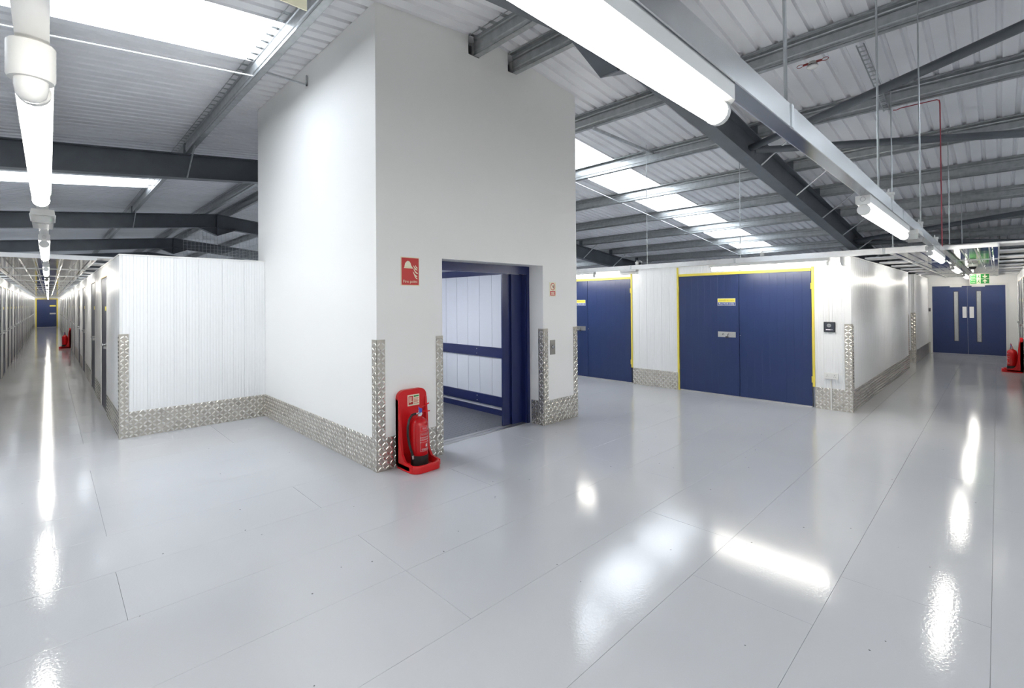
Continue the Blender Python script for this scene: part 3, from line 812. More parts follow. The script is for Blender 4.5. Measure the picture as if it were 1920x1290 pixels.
lob = MB().box(-0.3, w+0.3, 2.0, 2.04, 0, 2.3); lob.box(-0.34, -0.3, 0.06, 2.04, 0, 2.3); lob.box(w+0.3, w+0.34, 0.06, 2.04, 0, 2.3); lob.box(-0.34, w+0.34, 0.06, 2.04, 2.3, 2.34)
struct(lob.build('wall_lobby', M_GREYWALL)); bpy.data.objects['wall_lobby'].location = (ENDX, EY1, 0); bpy.data.objects['wall_lobby'].rotation_euler = (0, 0, FX)

# ------------------------------------------------------------------ corridor ceilings: polished sheets and white slats
def corridor_ceiling(name, along, start, end, c0, c1, p0, p1, label):
    """along 'x' or 'y'; c0..c1 corridor width, p0..p1 sheet width"""
    c = struct(empty(name, (0, 0, 0)), label)
    zp = PH+0.026
    L = 2.6
    def bx(mb, a0, a1, b0, b1, z0, z1):
        return mb.box(a0, a1, b0, b1, z0, z1) if along == 'x' else mb.box(b0, b1, a0, a1, z0, z1)
    a = start
    mid = (p0+p1)/2
    while a < end-0.3:
        b = min(a+L, end)
        for q0, q1 in ((p0, mid), (mid, p1)):
            prof = [(q0+0.002, zp)]
            for f in (0.125, 0.375, 0.625, 0.875):
                m_ = q0+(q1-q0)*f
                prof += [(m_-0.020, zp), (m_-0.007, zp+0.009), (m_+0.007, zp+0.009), (m_+0.020, zp)]
            prof += [(q1-0.002, zp), (q1-0.002, zp+0.014), (q0+0.002, zp+0.014)]
            MB().prism(prof, along, a+0.004, b-0.004).build('metal_sheet', M_CEILP, c)
        bx(MB(), b-0.006, b+0.006, p0, p1, zp-0.010, zp+0.002).build('joint_bar', M_GALV, c)
        a = b
    bx(MB(), start-0.02, start, p0, p1, zp-0.012, zp+0.03).build('front_edge', M_SLAT, c)
    bx(MB(), start, end, p0-0.012, p0, zp-0.006, zp+0.020).build('side_edge', M_SLAT, c)
    bx(MB(), start, end, p1, p1+0.012, zp-0.006, zp+0.020).build('side_edge', M_SLAT, c)
    a = start+0.01
    while a < end-0.3:
        bx(MB(), a, a+0.42, c0, c1, zp+0.022, zp+0.045).build('cross_slat', M_SLAT, c)
        a += 1.30
    return c
corridor_ceiling('ceiling_left_corridor', 'y', 8.38, ENDY-0.02, CLX-0.05, P1X+0.05, -0.585, 0.45, 'mirror polished sheets and white slats over left corridor')
corridor_ceiling('ceiling_right_corridor', 'x', P2X, ENDX-0.02, CRY-1.5, P2Y+0.05, -0.01, 1.0, 'mirror polished sheets and white slats over right corridor')

# ------------------------------------------------------------------ light trunking, lights and fittings
TZ0, TZ1 = 2.080, 2.150
TYR = 0.462          # right run, along X
TXL = -0.0235        # left run, along Y
BX7 = 7.06           # run in front of the right pod, along Y
def trunk(name, p0, p1, label, rods, joints):
    """p0,p1 end points on the centre line"""
    t = tag(empty(name, (p0[0], p0[1], TZ0)), label, 'trunking', 'galvanised lighting trunking')
    ax = 'x' if abs(p1[0]-p0[0]) > abs(p1[1]-p0[1]) else 'y'
    L = (p1[0]-p0[0]) if ax == 'x' else (p1[1]-p0[1])
    hw, H = 0.025, TZ1-TZ0
    pts = [(-hw, 0), (hw, 0), (hw, H), (hw-0.012, H), (hw-0.012, H-0.003), (hw-0.003, H-0.003), (hw-0.003, 0.003), (-hw+0.003, 0.003), (-hw+0.003, H-0.003), (-hw+0.012, H-0.003), (-hw+0.012, H), (-hw, H)]
    mb = MB(); mb.prism(pts, ax, 0, L); mb.build('trunking_channel', M_TRUNK, t)
    mb = MB().box(0.0, L, -hw+0.004, hw-0.004, -0.00035, -0.0001) if ax == 'x' else MB().box(-hw+0.004, hw-0.004, 0.0, L, -0.00035, -0.0001)
    mb.build('trunking_lid', M_LID if ax == 'x' else M_TRUNK, t)
    for a in joints:
        m = MB()
        if ax == 'x': m.box(a-0.012, a+0.012, -hw-0.003, hw+0.003, -0.0002, H+0.002)
        else: m.box(-hw-0.003, hw+0.003, a-0.012, a+0.012, -0.0002, H+0.002)
        m.build('coupler', M_GALV, t)
    for a in rods:
        wx = p0[0]+(a if ax == 'x' else 0); wy = p0[1]+(a if ax == 'y' else 0)
        top = roofz(wx)-0.01-TZ0
        m = MB().tube([(a, 0, H-0.01) if ax == 'x' else (0, a, H-0.01), (a, 0, top) if ax == 'x' else (0, a, top)], 0.0055, 6)
        m.lathe([(0.012, 0), (0.012, 0.02)], a if ax == 'x' else 0, 0 if ax == 'x' else a, H-0.003, 8)
        m.build('hanger_rod', M_GALV, t)
    return t
XS = -2.2
trunk('light_trunking', (XS, TYR), (ENDX-0.1, TYR), 'galvanised light trunking running down the right corridor', [1.67-XS, 3.35-XS, 5.45-XS, 9.0-XS, 12.4-XS, 15.8-XS], [1.64-XS, 3.62-XS, 4.1-XS, 6.9-XS, 10-XS, 13-XS])
YS = TYR+0.027
trunk('light_trunking', (TXL, YS), (TXL, ENDY-0.1), 'galvanised light trunking running down the left corridor', [0.7-YS, 4.2-YS, 8-YS, 12-YS], [0.9-YS, 3.45-YS, 6.9-YS, 10.4-YS, 13.9-YS])
trunk('light_trunking', (BX7, TYR+0.03), (BX7, 8.9), 'white-looking trunking rail hung in front of navy doors', [0.85-TYR-0.03, 2.556-TYR-0.03, 4.03-TYR-0.03, 6.2-TYR-0.03], [0.9-TYR, 2.6-TYR, 4.3-TYR])

LLEN = 1.52
def light_proto():
    l = empty('batten_light')
    # local x along the lamp, origin at the trunking underside centre
    hb = MB()
    hb.prism([(-0.032, 0), (0.032, 0), (0.032, -0.040), (0.024, -0.047), (-0.024, -0.047), (-0.032, -0.040)], 'x', 0, LLEN)
    hb.build('lamp_housing', M_WHITE, l)
    MB().lathe([(0.027, 0.035), (0.027, LLEN-0.035)], 0, 0, -0.071, 14, 'x').build('diffuser_tube', M_TUBE, l)
    for x in (0.012, LLEN-0.035):
        MB().lathe([(0.022, 0), (0.0285, 0.004), (0.0285, 0.022)] if x < 0.1 else [(0.0285, 0.0), (0.0285, 0.018), (0.022, 0.023)], x, 0, -0.071, 16, 'x').build('end_cap', M_WHITE, l)
    for x in (-0.0015, LLEN):
        r = MB(); 
        for k in range(12):
            a, b = 2*PI*k/12, 2*PI*(k+1)/12
            r.prism([(0.010*math.cos(a), -0.02+0.010*math.sin(a)), (0.012*math.cos(a), -0.02+0.012*math.sin(a)), (0.012*math.cos(b), -0.02+0.012*math.sin(b)), (0.010*math.cos(b), -0.02+0.010*math.sin(b))], 'x', x, x+0.0015)
        r.build('knockout_ring', M_SUB, l)
    return l
LP = light_proto(); LP_used = False
def place_light(x, y, rz, label, group):
    global LP_used
    o = copy_tree(LP) if LP_used else LP
    LP_used = True
    o.location = (x, y, TZ0-0.0005); o.rotation_euler = (0, 0, rz)
    return tag(o, label, 'light', group)
GR, GL, GPd = 'batten lights of the right corridor run', 'batten lights of the left corridor run', 'batten lights over the navy doors'
first_copy = LP
r_lab = ['unseen lit batten light behind the camera on the right run', 'huge glaring batten light at the top of the picture', 'lit batten light with white end box, second on right run',
         'lit batten light where the right corridor begins', 'lit batten light inside the right corridor under mirror sheets', 'fifth lit batten light on the right corridor run', 'added farthest batten light brightening the right double door']
for i, x in enumerate((-3.75+1.6, -0.32, 2.97, 6.35, 9.8, 13.2, 16.4)):  # last lamp is added to brighten the double door
    if i == 0: continue
    place_light(x, TYR+0.013, 0, r_lab[i], GR)
l_lab = ['long glaring batten light below the round sensor, top left', 'lit batten light hanging before the mirror ceiling, left corridor']
i = 0; y = 1.415
while y < 46.3:
    place_light(TXL, y, PI/2, l_lab[i] if i < 2 else '%s lit batten light down the left corridor' % ORD[i], GL)
    y += 3.43 if i else 3.535; i += 1
place_light(BX7, 1.48, PI/2, 'lit batten light over the navy door beside the keypad', GPd)
place_light(BX7, 5.08, PI/2, 'lit batten light over the half hidden navy door', GPd)

place_light(19.0, 0.0, PI/2, 'added unseen batten light brightening the lobby behind the double door', 'added lobby light').location.z = 2.29  # unseen lamp added so the lobby behind the panes is not dark
def emergency(x, y, rz, label):
    """bulkhead with prismatic clear cover; local x along the trunking"""
    e = tag(empty('emergency_light', (x, y, TZ0), rz), label, 'emergency light', 'emergency bulkhead lights')
    MB().prism([(-0.046, 0), (0.046, 0), (0.05, -0.028), (-0.05, -0.028)], 'x', 0, 0.30).build('bulkhead_base', M_WHITE, e)
    MB().rbox(-0.003, 0.303, -0.053, 0.053, -0.034, -0.027, 0.002).build('bulkhead_rim', M_WHITE, e)
    MB().prism([(-0.048, -0.034), (0.048, -0.034), (0.042, -0.075), (-0.042, -0.075)], 'x', 0.004, 0.296).build('clear_cover', M_CLEAR, e)
    MB().box(0.02, 0.28, -0.03, 0.03, -0.045, -0.035).build('gear_tray', M_WHITE, e)
    MB().box(0.01, 0.014, -0.036, -0.030, -0.056, -0.052).build('pilot_lamp', M_GLOWGREEN, e)
    return e
emergency(TXL, 3.66, PI/2, 'white emergency bulkhead between the two nearest left lights')
emergency(4.72, TYR, 0, 'emergency bulkhead with clear cover after second right light')
emergency(BX7, 4.22, PI/2, 'emergency bulkhead on the rail between the navy doors')
def pir(x, y, label, r=0.037, h=0.075, dome=0.026):
    p = tag(empty('motion_sensor', (x, y, TZ0)), label, 'sensor', 'round motion sensors')
    MB().lathe([(r*0.9, 0), (r, -0.004), (r, -h+0.006), (r*0.93, -h)], 0, 0, 0, 28).build('sensor_housing', M_WHITE, p)
    MB().lathe([(dome, -h+0.001), (dome, -h-0.014), (dome*0.88, -h-0.030), (dome*0.5, -h-0.041), (0.002, -h-0.044)], 0, 0, 0, 24).build('sensor_lens', mat('opal lens', (0.82, 0.82, 0.80), 0.25), p)
    return p
pir(TXL-0.002, 1.362, 'round white motion sensor at the top left corner')
pir(BX7, 1.33, 'round white motion sensor at the end of navy door light')
# junction boxes perched on the trunking
def jbox(x, y, label):
    j = tag(empty('junction_box', (x, y, TZ1)), label, 'junction box', 'round white conduit boxes')
    MB().lathe([(0.026, 0), (0.026, 0.035), (0.03, 0.037), (0.03, 0.052), (0.012, 0.055)], 0, 0, 0, 16).build('box_body', M_WHITE, j)
    pts = [(0.018*math.cos(t), 0, 0.055+0.018*math.sin(t)) for t in [PI*k/8 for k in range(9)]]
    MB().tube(pts, 0.004, 6).build('hook_loop', M_WHITE, j)
for x, lb in ((3.70, 'white conduit box on the trunking above second right light'), (5.30, 'white conduit box on trunking below a hanger rod'), (6.75, 'white conduit box where the red cable drops')):
    jbox(x, TYR+0.0, lb)
for y, lb in ((4.22, 'white conduit box on the rail above the emergency bulkhead'), (2.27, 'white conduit box on the rail over the navy door')):
    jbox(BX7, y, lb)
# curly flexes
MB_ = MB().tube([(BX7, 4.14, TZ1), (BX7, 4.13, TZ1+0.05), (BX7, 4.17, TZ1+0.07), (BX7, 4.21, TZ1+0.05)], 0.004, 6)
tag(MB_.build('light_flex', M_WHITE), 'thin white flex looping over the rail', 'cable')

# ------------------------------------------------------------------ hangers, cable tray, red fire alarm cable, smoke detector
def tray(p0, p1, w, label):
    t = tag(empty('cable_tray', p0), label, 'cable tray', 'short perforated cable trays')
    d = Vector(p1)-Vector(p0); n = 11
    side = Vector((0, 1, 0))
    for s in (-1, 1):
        a = side*(s*w/2)
        mb = MB(); mb.tube([a, a+d], 0.007, 4); mb.build('tray_rail', M_GALV, t)
    for k in range(n):
        q = d*((k+0.5)/n)
        MB().box(q.x-0.012, q.x+0.012, -w/2, w/2, q.z-0.003, q.z+0.003).build('tray_rung', M_GALV, t)
tray((5.72, 0.92, roofz(5.72)-0.215), (6.75, 0.92, roofz(6.75)-0.215), 0.06, 'short cable tray rising between two purlins, upper right')
tray((6.80, 0.93, roofz(6.8)-0.215), (7.42, 0.93, roofz(7.42)-0.215), 0.06, 'shorter cable tray ending at the red cable')
z74 = roofz(7.4)-0.225
tag(MB().tube([(7.42, 0.87, z74-0.005), (7.42, 0.84, z74-0.012), (7.42, 0.80, z74), (7.42, 0.47, z74), (7.43, 0.45, z74-0.01), (7.44, 0.445, z74-0.05), (7.44, 0.445, 3.0), (7.44, 0.445, TZ1+0.004)], 0.006, 8).build('alarm_cable', mat('red cable', (0.36, 0.05, 0.07), 0.5)),
    'red fire alarm cable dropping to the right trunking', 'cable')
sd = tag(empty('smoke_detector', (5.735, 1.33, roofz(5.7)-0.228)), 'white smoke detector with red cable tails under a purlin', 'smoke detector')
MB().lathe([(0.030, 0), (0.045, -0.03), (0.05, -0.035)], 0, 0, 0, 24).build('detector_base', M_WHITE, sd)
MB().lathe([(0.046, -0.035), (0.046, -0.046)], 0, 0, 0, 24).build('detector_gap', M_BLACK, sd)
MB().lathe([(0.053, -0.046), (0.053, -0.058), (0.042, -0.068), (0.01, -0.072)], 0, 0, 0, 24).build('detector_head', M_WHITE, sd)
for s in (-1, 1):
    MB().tube([(0.0, s*0.035, -0.012), (0.0, s*0.085, -0.012)], 0.012, 8).build('cable_gland', mat('dull red plastic', (0.30, 0.03, 0.03), 0.5), sd)
    pts = [(0.0, s*(0.085+0.03*(1-math.cos(t))), -0.012+0.016*math.sin(t)) for t in [2*PI*k/12 for k in range(13)]]
    MB().tube(pts, 0.003, 6).build('cable_loop', mat('dull red plastic', (0.30, 0.03, 0.03), 0.5), sd)
# loose hanging sign near the top edge
hs = tag(empty('hanging_sign', (0.847, 2.2, 2.892)), 'cream hanging sign cut off by the top edge', 'sign')
MB().box(-0.42, 0.0, -0.003, 0.003, 0.0, 0.28).build('sign_plate', M_CREAM, hs)
for x in (-0.38, -0.04):
    MB().tube([(x, 0, 0.27), (x, 0, roofz(0.847+x)-2.892+0.002)], 0.002, 5).build('sign_wire', M_GALV, hs)

# ------------------------------------------------------------------ wire mesh screen beyond the left pod
wm = MB()
x = 2.86
while x < 11.5:
    wm.box(x, x+0.006, 16.9, 16.906, PH+0.1, roofz(x)-0.62); x += 0.10
z = PH+0.2
while z < 3.9:
    xe = min(11.5, XR+(ZR-0.62-z)/TAN)
    wm.box(2.86, xe, 16.9, 16.906, z, z+0.004); z += 0.10
o = wm.build('wire_mesh_screen', M_GALV); tag(o, 'galvanised wire mesh screen above pods behind the shaft', 'wire mesh', kind='stuff')
wm = MB()
y = 17.0
while y < 27:
    wm.box(5.2, 5.206, y, y+0.006, PH+0.1, 3.65); y += 0.12
for z in [2.3+0.12*i for i in range(12)]: wm.box(5.2, 5.206, 16.95, 27, z, z+0.004)
o = wm.build('wire_mesh_screen', M_GALV); tag(o, 'wire mesh screen running away behind the lift shaft', 'wire mesh', kind='stuff')

# ------------------------------------------------------------------ fire points: stand + extinguisher
def stand(loc, rz, label):
    s = tag(empty('extinguisher_stand', loc, rz), label, 'stand', 'red plastic extinguisher stands')
    w, h, dp = 0.315, 0.735, 0.32
    pts = [(-w/2, 0.03)]
    R = 0.075
    pts += [(w/2, 0.03)]
    pts += [(w/2-R+R*math.cos(t), h-0.012-R+R*math.sin(t)) for t in [PI/2*k/6 for k in range(7)]]
    pts += [(-w/2+R-R*math.sin(t), h-R-0.012+R*math.cos(t)) for t in [PI/2*k/6 for k in range(7)]]
    MB().prism(pts, 'y', -0.045, -0.002).build('back_panel', M_RED, s)
    # side flanges sweep down into the tray
    prof = [(-0.002, 0.02), (-dp+0.05, 0.02), (-dp+0.05, 0.07), (-0.15, 0.085), (-0.105, 0.14), (-0.085, 0.25), (-0.07, 0.45), (-0.05, h-0.10), (-0.002, h-0.09)]
    for a, b in ((-w/2, -w/2+0.022), (w/2-0.022, w/2)):
        MB().prism(prof, 'x', a, b).build('side_flange', M_RED, s)
    # tray: rounded outline with a raised rim
    def outline(i):
        ww, d0 = w/2-i, dp-i; r = 0.085-i*0.6
        o = [(-ww, -0.02), ]
        o += [(-ww+r-r*math.cos(t), -d0+r-r*math.sin(t)) for t in [PI/2*k/7 for k in range(8)]]
        o += [(ww-r+r*math.sin(t), -d0+r-r*math.cos(t)) for t in [PI/2*k/7 for k in range(8)]]
        o += [(ww, -0.02)]
        return o
    levels = [(0.0, 0.004), (0.0, 0.055), (0.006, 0.068), (0.022, 0.070), (0.034, 0.058), (0.04, 0.03)]
    mb = MB(); rings = [[(p[0], p[1], z) for p in outline(i)] for i, z in levels]
    n = len(rings[0]); vs = [v for r_ in rings for v in r_]; fs = []
    for a in range(len(rings)-1):
        for k in range(n): fs.append((a*n+k, a*n+(k+1) % n, (a+1)*n+(k+1) % n, (a+1)*n+k))
    fs.append(tuple(range(n))[::-1]); fs.append(tuple(range((len(rings)-1)*n, len(rings)*n)))
    mb.add(vs, fs, True); mb.build('tray', M_RED, s)
    # instruction card
    MB().box(-0.055, 0.075, -0.047, -0.045, 0.565, 0.67).build('instruction_card', M_CREAM, s)
    p = MB(); p.box(-0.045, 0.005, -0.0482, -0.047, 0.578, 0.658); p.build('card_pictogram', M_SIGNRED, s)
    p = MB(); p.box(-0.036, -0.024, -0.0492, -0.0482, 0.595, 0.64); p.lathe([(0.006, 0), (0.006, -0.001)], -0.030, -0.0482, 0.647, 8, 'y')
    p.box(-0.018, -0.004, -0.0492, -0.0482, 0.60, 0.612); p.box(-0.014, -0.008, -0.0492, -0.0482, 0.615, 0.65); p.build('card_symbol', M_CREAM, s)
    p = MB(); p.box(0.012, 0.068, -0.048, -0.047, 0.646, 0.660); p.build('card_heading', M_SIGNGREEN, s)
    p = MB()
    for k in range(5): p.box(0.012, 0.066-0.008*(k % 2), -0.048, -0.047, 0.582+k*0.012, 0.587+k*0.012)
    p.build('card_lines', M_SIGNRED, s)
    return s
def extinguisher(loc, rz, label, detail=True, flip=1):
    e = tag(empty('fire_extinguisher', loc, rz), label, 'extinguisher', 'red fire extinguishers')
    r = 0.078
    MB().lathe([(r-0.004, 0.09), (r, 0.095), (r, 0.36), (r*0.96, 0.39), (r*0.82, 0.415), (r*0.55, 0.435), (0.024, 0.445), (0.022, 0.455)], 0, 0, 0, 32).build('cylinder', M_REDG, e)
    MB().lathe([(r-0.008, 0.0), (r+0.003, 0.006), (r+0.003, 0.098), (r-0.002, 0.102)], 0, 0, 0, 32).build('base_boot', M_BLACK, e)
    v = MB().lathe([(0.020, 0.45), (0.020, 0.475), (0.014, 0.48), (0.014, 0.505)], 0, 0, 0, 14)
    v.tube([(0, 0, 0.475), (-0.045, -0.005, 0.482)], 0.010, 8)
    v.lathe([(0.014, 0), (0.014, -0.012)], 0, -0.016, 0.478, 12, 'y')
    v = v.build('valve', M_CHROME, e)
    MB().tube([(0.0, -0.005, 0.512), (0.05, -0.012, 0.545), (0.095, -0.018, 0.565)], 0.006, 6).build('squeeze_lever', M_REDG, e)
    MB().tube([(0.0, -0.005, 0.492), (0.06, -0.012, 0.490), (0.105, -0.016, 0.487)], 0.006, 6).build('carry_handle', M_REDG, e)
    MB().prism([(-0.012, 0.49), (0.014, 0.488), (0.016, 0.525), (-0.004, 0.53), (-0.02, 0.545)], 'y', -0.022, -0.012).build('safety_tag', M_BLUETAG, e)
    hp = [(-0.045, -0.005, 0.482), (-0.09, -0.012, 0.478), (-0.125, -0.02, 0.44), (-0.142, -0.026, 0.38), (-0.144, -0.03, 0.30), (-0.132, -0.034, 0.22), (-0.112, -0.038, 0.15), (-0.10, -0.04, 0.115)]
    MB().tube(hp, 0.0115, 10).build('hose', M_BLACK, e)
    MB().tube([(-0.10, -0.04, 0.118), (-0.096, -0.04, 0.10), (-0.094, -0.04, 0.08)], 0.010, 8).build('hose_nozzle', M_STEEL, e)
    if detail:
        # printed panel wrapped on the cylinder face: characters bent round the surface
        def wrap(vs, a0=0.0):
            out = []
            for x, d, z in vs:
                a = x/r + a0
                rr = r+0.0006+d
                out.append((rr*math.sin(a), -rr*math.cos(a), z))
            return out
        A0 = 0.30
        def wbar(mb, x0, x1, z0, z1):
            n = max(1, int(abs(x1-x0)/0.01)); vs = []; fs = []
            for k in range(n+1):
                x = x0+(x1-x0)*k/n; vs += [(x, 0, z0), (x, 0, z1)]
            fs = [(2*k, 2*k+2, 2*k+3, 2*k+1) for k in range(n)]
            mb.add(wrap(vs, A0), fs)
        lab = MB()
        for (x0, x1, z0, z1) in ((-0.062, 0.062, 0.370, 0.3715), (-0.062, 0.062, 0.328, 0.3295), (-0.062, -0.0605, 0.328, 0.3715), (0.0605, 0.062, 0.328, 0.3715),
                                 (-0.062, 0.062, 0.305, 0.3065), (-0.062, 0.062, 0.14, 0.1415), (-0.062, -0.0605, 0.14, 0.3065), (0.0605, 0.062, 0.14, 0.3065)): wbar(lab, x0, x1, z0, z1)
        for k, z in enumerate((0.268, 0.262, 0.248, 0.242, 0.222, 0.162, 0.156, 0.150)): wbar(lab, -0.05, 0.03+0.012*(k % 3), z, z+0.0022)
        for z in (0.265, 0.245, 0.222): wbar(lab, -0.06, -0.053, z-0.004, z+0.006)
        wbar(lab, -0.008, 0.014, 0.178, 0.200); wbar(lab, 0.0, 0.01, 0.2, 0.208)
        lab.build('label_lines', mat('label print', (0.75, 0.62, 0.62), 0.4), e)
        vs, fs = text_mb('WATER', 0.032, width=0.086)
        MB().add(wrap([(v.x, 0.0005, 0.349+v.y) for v in vs], A0), fs).build('label_lettering', M_PRINTW, e)
        vs, fs = text_mb('FIRE EXTINGUISHER', 0.014, width=0.108)
        MB().add(wrap([(v.x, 0.0005, 0.293+v.y) for v in vs], A0), fs).build('label_lettering', M_PRINTW, e)
    return e
stand((2.495, SY0-0.006, 0), FY, 'red extinguisher stand against the white shaft by lift')
extinguisher((2.497, SY0-0.165, 0.031), FY, 'red water extinguisher with black hose beside the lift')
stand((P1X-0.006, 23.55, 0), FX, 'red extinguisher stand far down the left corridor')
extinguisher((P1X-0.165, 23.55, 0.031), FX, 'red extinguisher far down the left corridor', False)
stand((14.45, CRY+0.006, 0), BY, 'red extinguisher stand at the right edge near double door')
extinguisher((14.45, CRY+0.165, 0.031), BY, 'red extinguisher at right edge before the navy double door', True)

# ------------------------------------------------------------------ signs and wall fittings
fs_ = tag(empty('fire_point_sign', (2.508, SY0-0.0005, 1.853), FY), 'red fire point sign with helmet and flames on shaft', 'sign')
MB().box(-0.104, 0.104, -0.003, 0, -0.139, 0.139).build('sign_plate', M_CREAM, fs_)
MB().box(-0.096, 0.096, -0.004, -0.003, -0.131, 0.131).build('red_field', M_SIGNRED, fs_)
p = MB()
dome = [(-0.072, 0.030), (-0.064, 0.045), (-0.058, 0.075), (-0.045, 0.092), (-0.028, 0.102), (-0.01, 0.097), (0.004, 0.08), (0.012, 0.055), (0.026, 0.038), (0.032, 0.029), (-0.05, 0.0285)]
poly(p, dome, -0.004); p.build('helmet_symbol', M_CREAM, fs_)
p = MB(); poly(p, [(-0.07, 0.0385), (0.02, 0.0385), (0.02, 0.041), (-0.066, 0.041)], -0.0048, 0.0004); p.build('helmet_band', mat('sign gold', (0.55, 0.42, 0.12), 0.5), fs_)
p = MB()
for dx, dz, s in ((0, 0, 1.0), (0.004, -0.033, 1.05), (-0.004, -0.062, 1.05), (0.006, -0.09, 0.8)):
    base = [(0.032, 0.062), (0.044, 0.052), (0.056, 0.036), (0.078, 0.020), (0.083, 0.012), (0.066, 0.014), (0.050, 0.026), (0.040, 0.044)]
    poly(p, [(0.057+(x-0.057)*s+dx, 0.037+(z-0.037)*s+dz) for x, z in base], -0.004)
poly(p, [(0.060, 0.066), (0.068, 0.05), (0.082, 0.038), (0.080, 0.028), (0.066, 0.036), (0.058, 0.05)], -0.004)
p.build('flame_symbol', M_CREAM, fs_)
wtext(MB(), 'Fire point', 0.038, 0.0, -0.098, -0.0044, width=0.158).build('sign_lettering', M_CREAM, fs_)
ps = tag(empty('prohibition_sign', (4.614, SY0-0.0005, 1.706), FY), 'small prohibition sign right of the lift opening', 'sign')
MB().box(-0.062, 0.062, -0.002, 0, -0.091, 0.091).build('sign_plate', M_CREAM, ps)
p = MB(); ring(p, 0, 0.035, 0.038, 0.046, -0.003); poly(p, [(-0.031, 0.062), (-0.026, 0.067), (0.031, 0.008), (0.026, 0.003)], -0.003); p.build('prohibition_ring', M_SIGNRED, ps)
p = MB(); poly(p, [(0.0, 0.03), (0.012, 0.055), (0.026, 0.05), (0.03, 0.03), (0.02, 0.012), (0.008, 0.016)], -0.002); p.build('hand_symbol', mat('sign grey', (0.25, 0.28, 0.22), 0.5), ps)
p = MB(); p.box(-0.05, 0.05, -0.003, -0.002, -0.078, -0.022); p.build('red_field', M_SIGNRED, ps)
p = MB()
for z, a, b in ((-0.036, -0.035, 0.035), (-0.050, -0.03, 0.03), (-0.064, -0.036, 0.036)): p.box(a, b, -0.0036, -0.003, z-0.0035, z+0.0035)
p.build('text_lines', M_CREAM, ps)
cb = tag(empty('lift_call_panel', (4.603, SY0-0.0005, 0.967), FY), 'stainless lift call button plate on shaft wall', 'call button')
MB().rbox(-0.05, 0.05, -0.005, 0, -0.092, 0.092, 0.002).build('face_plate', mat('brushed steel', (0.36, 0.35, 0.33), 0.4, metal=0.8), cb)
MB().lathe([(0.02, 0), (0.02, -0.006), (0.015, -0.007)], 0, -0.005, 0.004, 18, 'y').build('push_button', M_CHROME, cb)
MB().lathe([(0.024, 0), (0.024, -0.002)], 0, -0.005, 0.004, 18, 'y').build('button_bezel', M_PRINTK, cb)
# access keypad, socket and conduit on right pod
kp = tag(empty('access_keypad', (P2X-0.0005, 1.653, 1.163), FX), 'small black access keypad on white pod corner', 'keypad')
MB().rbox(-0.068, 0.068, -0.03, 0, -0.071, 0.071, 0.006).build('keypad_case', mat('charcoal plastic', (0.02, 0.022, 0.03), 0.4), kp)
mb = MB(); mb.box(-0.055, 0.055, -0.0312, -0.03, -0.058, 0.058); mb.build('keypad_face', mat('dark slate plastic', (0.04, 0.045, 0.065), 0.3), kp)
mb = MB(); mb.lathe([(0.026, 0), (0.026, -0.002), (0.02, -0.003)], -0.004, -0.0312, 0.022, 20, 'y'); mb.build('reader_disc', mat('grey disc', (0.35, 0.36, 0.36), 0.4), kp)
mb = MB(); mb.tube([(-0.016, -0.0345, 0.022), (-0.004, -0.0345, 0.012), (0.01, -0.0345, 0.026)], 0.002, 6); mb.build('disc_mark', M_PRINTK, kp)
mb = MB(); mb.box(-0.042, 0.016, -0.0322, -0.0312, -0.044, -0.030); mb.box(0.026, 0.036, -0.0322, -0.0312, -0.042, -0.032); mb.build('keypad_lettering', M_PRINTW, kp)
so = tag(empty('power_socket', (P2X-0.0005, 1.642, 0.477), FX), 'white double power socket low on right pod', 'socket')
MB().rbox(-0.082, 0.082, -0.032, 0, -0.044, 0.044, 0.004).build('socket_plate', M_WHITE, so)
mb = MB()
for cx in (-0.045, 0.045):
    mb.box(cx-0.003, cx+0.003, -0.0326, -0.032, 0.006, 0.016); mb.box(cx-0.014, cx-0.006, -0.0326, -0.032, -0.014, -0.010); mb.box(cx+0.006, cx+0.014, -0.0326, -0.032, -0.014, -0.010)
mb.build('socket_slots', M_PRINTK, so)
mb = MB(); mb.box(-0.018, -0.006, -0.035, -0.032, -0.002, 0.014); mb.box(0.006, 0.018, -0.035, -0.032, -0.002, 0.014); mb.build('rocker_switches', M_WHITE, so)
tag(MB().rbox(P2X-0.018, P2X-0.0005, 1.637, 1.653, 0.0, 0.43, 0.002).build('socket_conduit', M_WHITE), 'thin white conduit dropping from the double socket', 'conduit')
tag(MB().rbox(P2X-0.008, P2X-0.0005, 1.66, 1.667, 1.24, 2.12, 0.001).build('keypad_conduit', M_WHITE), 'thin white conduit rising from the black keypad', 'conduit')
# small reader on the far corridor wall
cr = tag(empty('card_reader', (ENDX-0.0005, 1.385, 1.23), FX), 'tiny dark card reader left of the navy double door', 'card reader')
MB().rbox(-0.03, 0.03, -0.03, 0, -0.05, 0.05, 0.004).build('reader_case', M_PRINTK, cr)
MB().box(-0.006, 0.006, -0.031, -0.03, 0.02, 0.03).build('reader_lamp', M_PRINTW, cr)
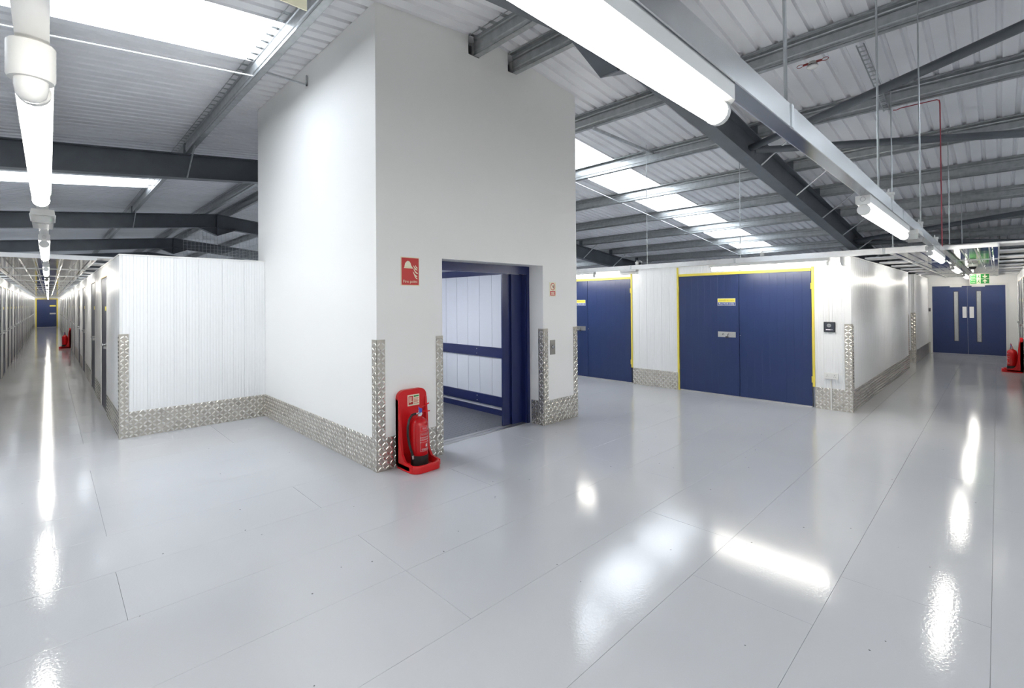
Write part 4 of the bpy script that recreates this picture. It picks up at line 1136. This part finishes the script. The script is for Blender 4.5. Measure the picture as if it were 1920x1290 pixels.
# exit sign hanging in the right corridor
ex = tag(empty('exit_sign', (13.6, 0.255, 1.945), FX), 'green exit sign with arrow hanging before the double door', 'sign')
MB().box(-0.145, 0.145, -0.004, 0.004, -0.105, 0.105).build('sign_plate', M_CREAM, ex)
p = MB()
for z0 in (-0.097, 0.004): p.box(0.015, 0.138, -0.005, -0.004, z0, z0+0.092); p.box(-0.138, -0.045, -0.005, -0.004, z0, z0+0.092)
p.build('green_field', M_SIGNGREEN, ex)
p = MB()
poly(p, [(0.077, -0.012), (0.115, -0.050), (0.100, -0.058), (0.087, -0.046), (0.087, -0.088), (0.067, -0.088), (0.067, -0.046), (0.054, -0.058), (0.039, -0.050)], -0.005)
poly(p, [(0.077, 0.012), (0.115, 0.050), (0.100, 0.058), (0.087, 0.046), (0.087, 0.088), (0.067, 0.088), (0.067, 0.046), (0.054, 0.058), (0.039, 0.050)], -0.005)
p.build('arrow_symbol', M_CREAM, ex)
p = MB()
wtext(p, 'Fire', 0.036, -0.092, -0.032, -0.0052, width=0.06); wtext(p, 'exit', 0.036, -0.092, -0.07, -0.0052, width=0.06)
wtext(p, 'Fire', 0.036, -0.092, 0.069, -0.0052, width=0.06); wtext(p, 'exit', 0.036, -0.092, 0.031, -0.0052, width=0.06)
p.build('sign_lettering', M_CREAM, ex)
p = MB()
for z0 in (-0.05, 0.05):
    p.lathe([(0.008, 0), (0.008, -0.001)], -0.010, -0.004, z0+0.026, 10, 'y')
    poly(p, [(-0.022, z0+0.014), (-0.004, z0+0.016), (-0.008, z0-0.008), (0.006, z0-0.03), (-0.002, z0-0.034), (-0.016, z0-0.012), (-0.034, z0-0.026), (-0.038, z0-0.018), (-0.02, z0-0.004)], -0.004)
p.build('running_figure', M_SIGNGREEN, ex)
for x in (-0.12, 0.12): MB().tube([(x, 0, 0.105), (x, 0, PH+0.02-1.945)], 0.002, 5).build('sign_wire', M_GALV, ex)
# domed camera under the mirror ceiling
dc = tag(empty('dome_camera', (11.6, 0.30, PH+0.02)), 'small dark dome camera under right corridor ceiling', 'camera')
MB().lathe([(0.07, 0), (0.07, -0.035), (0.06, -0.045)], 0, 0, 0, 20).build('camera_base', M_WHITE, dc)
MB().lathe([(0.052, -0.045), (0.046, -0.07), (0.03, -0.09), (0.004, -0.098)], 0, 0, 0, 20).build('camera_dome', mat('smoked dome', (0.02, 0.02, 0.02), 0.12), dc)
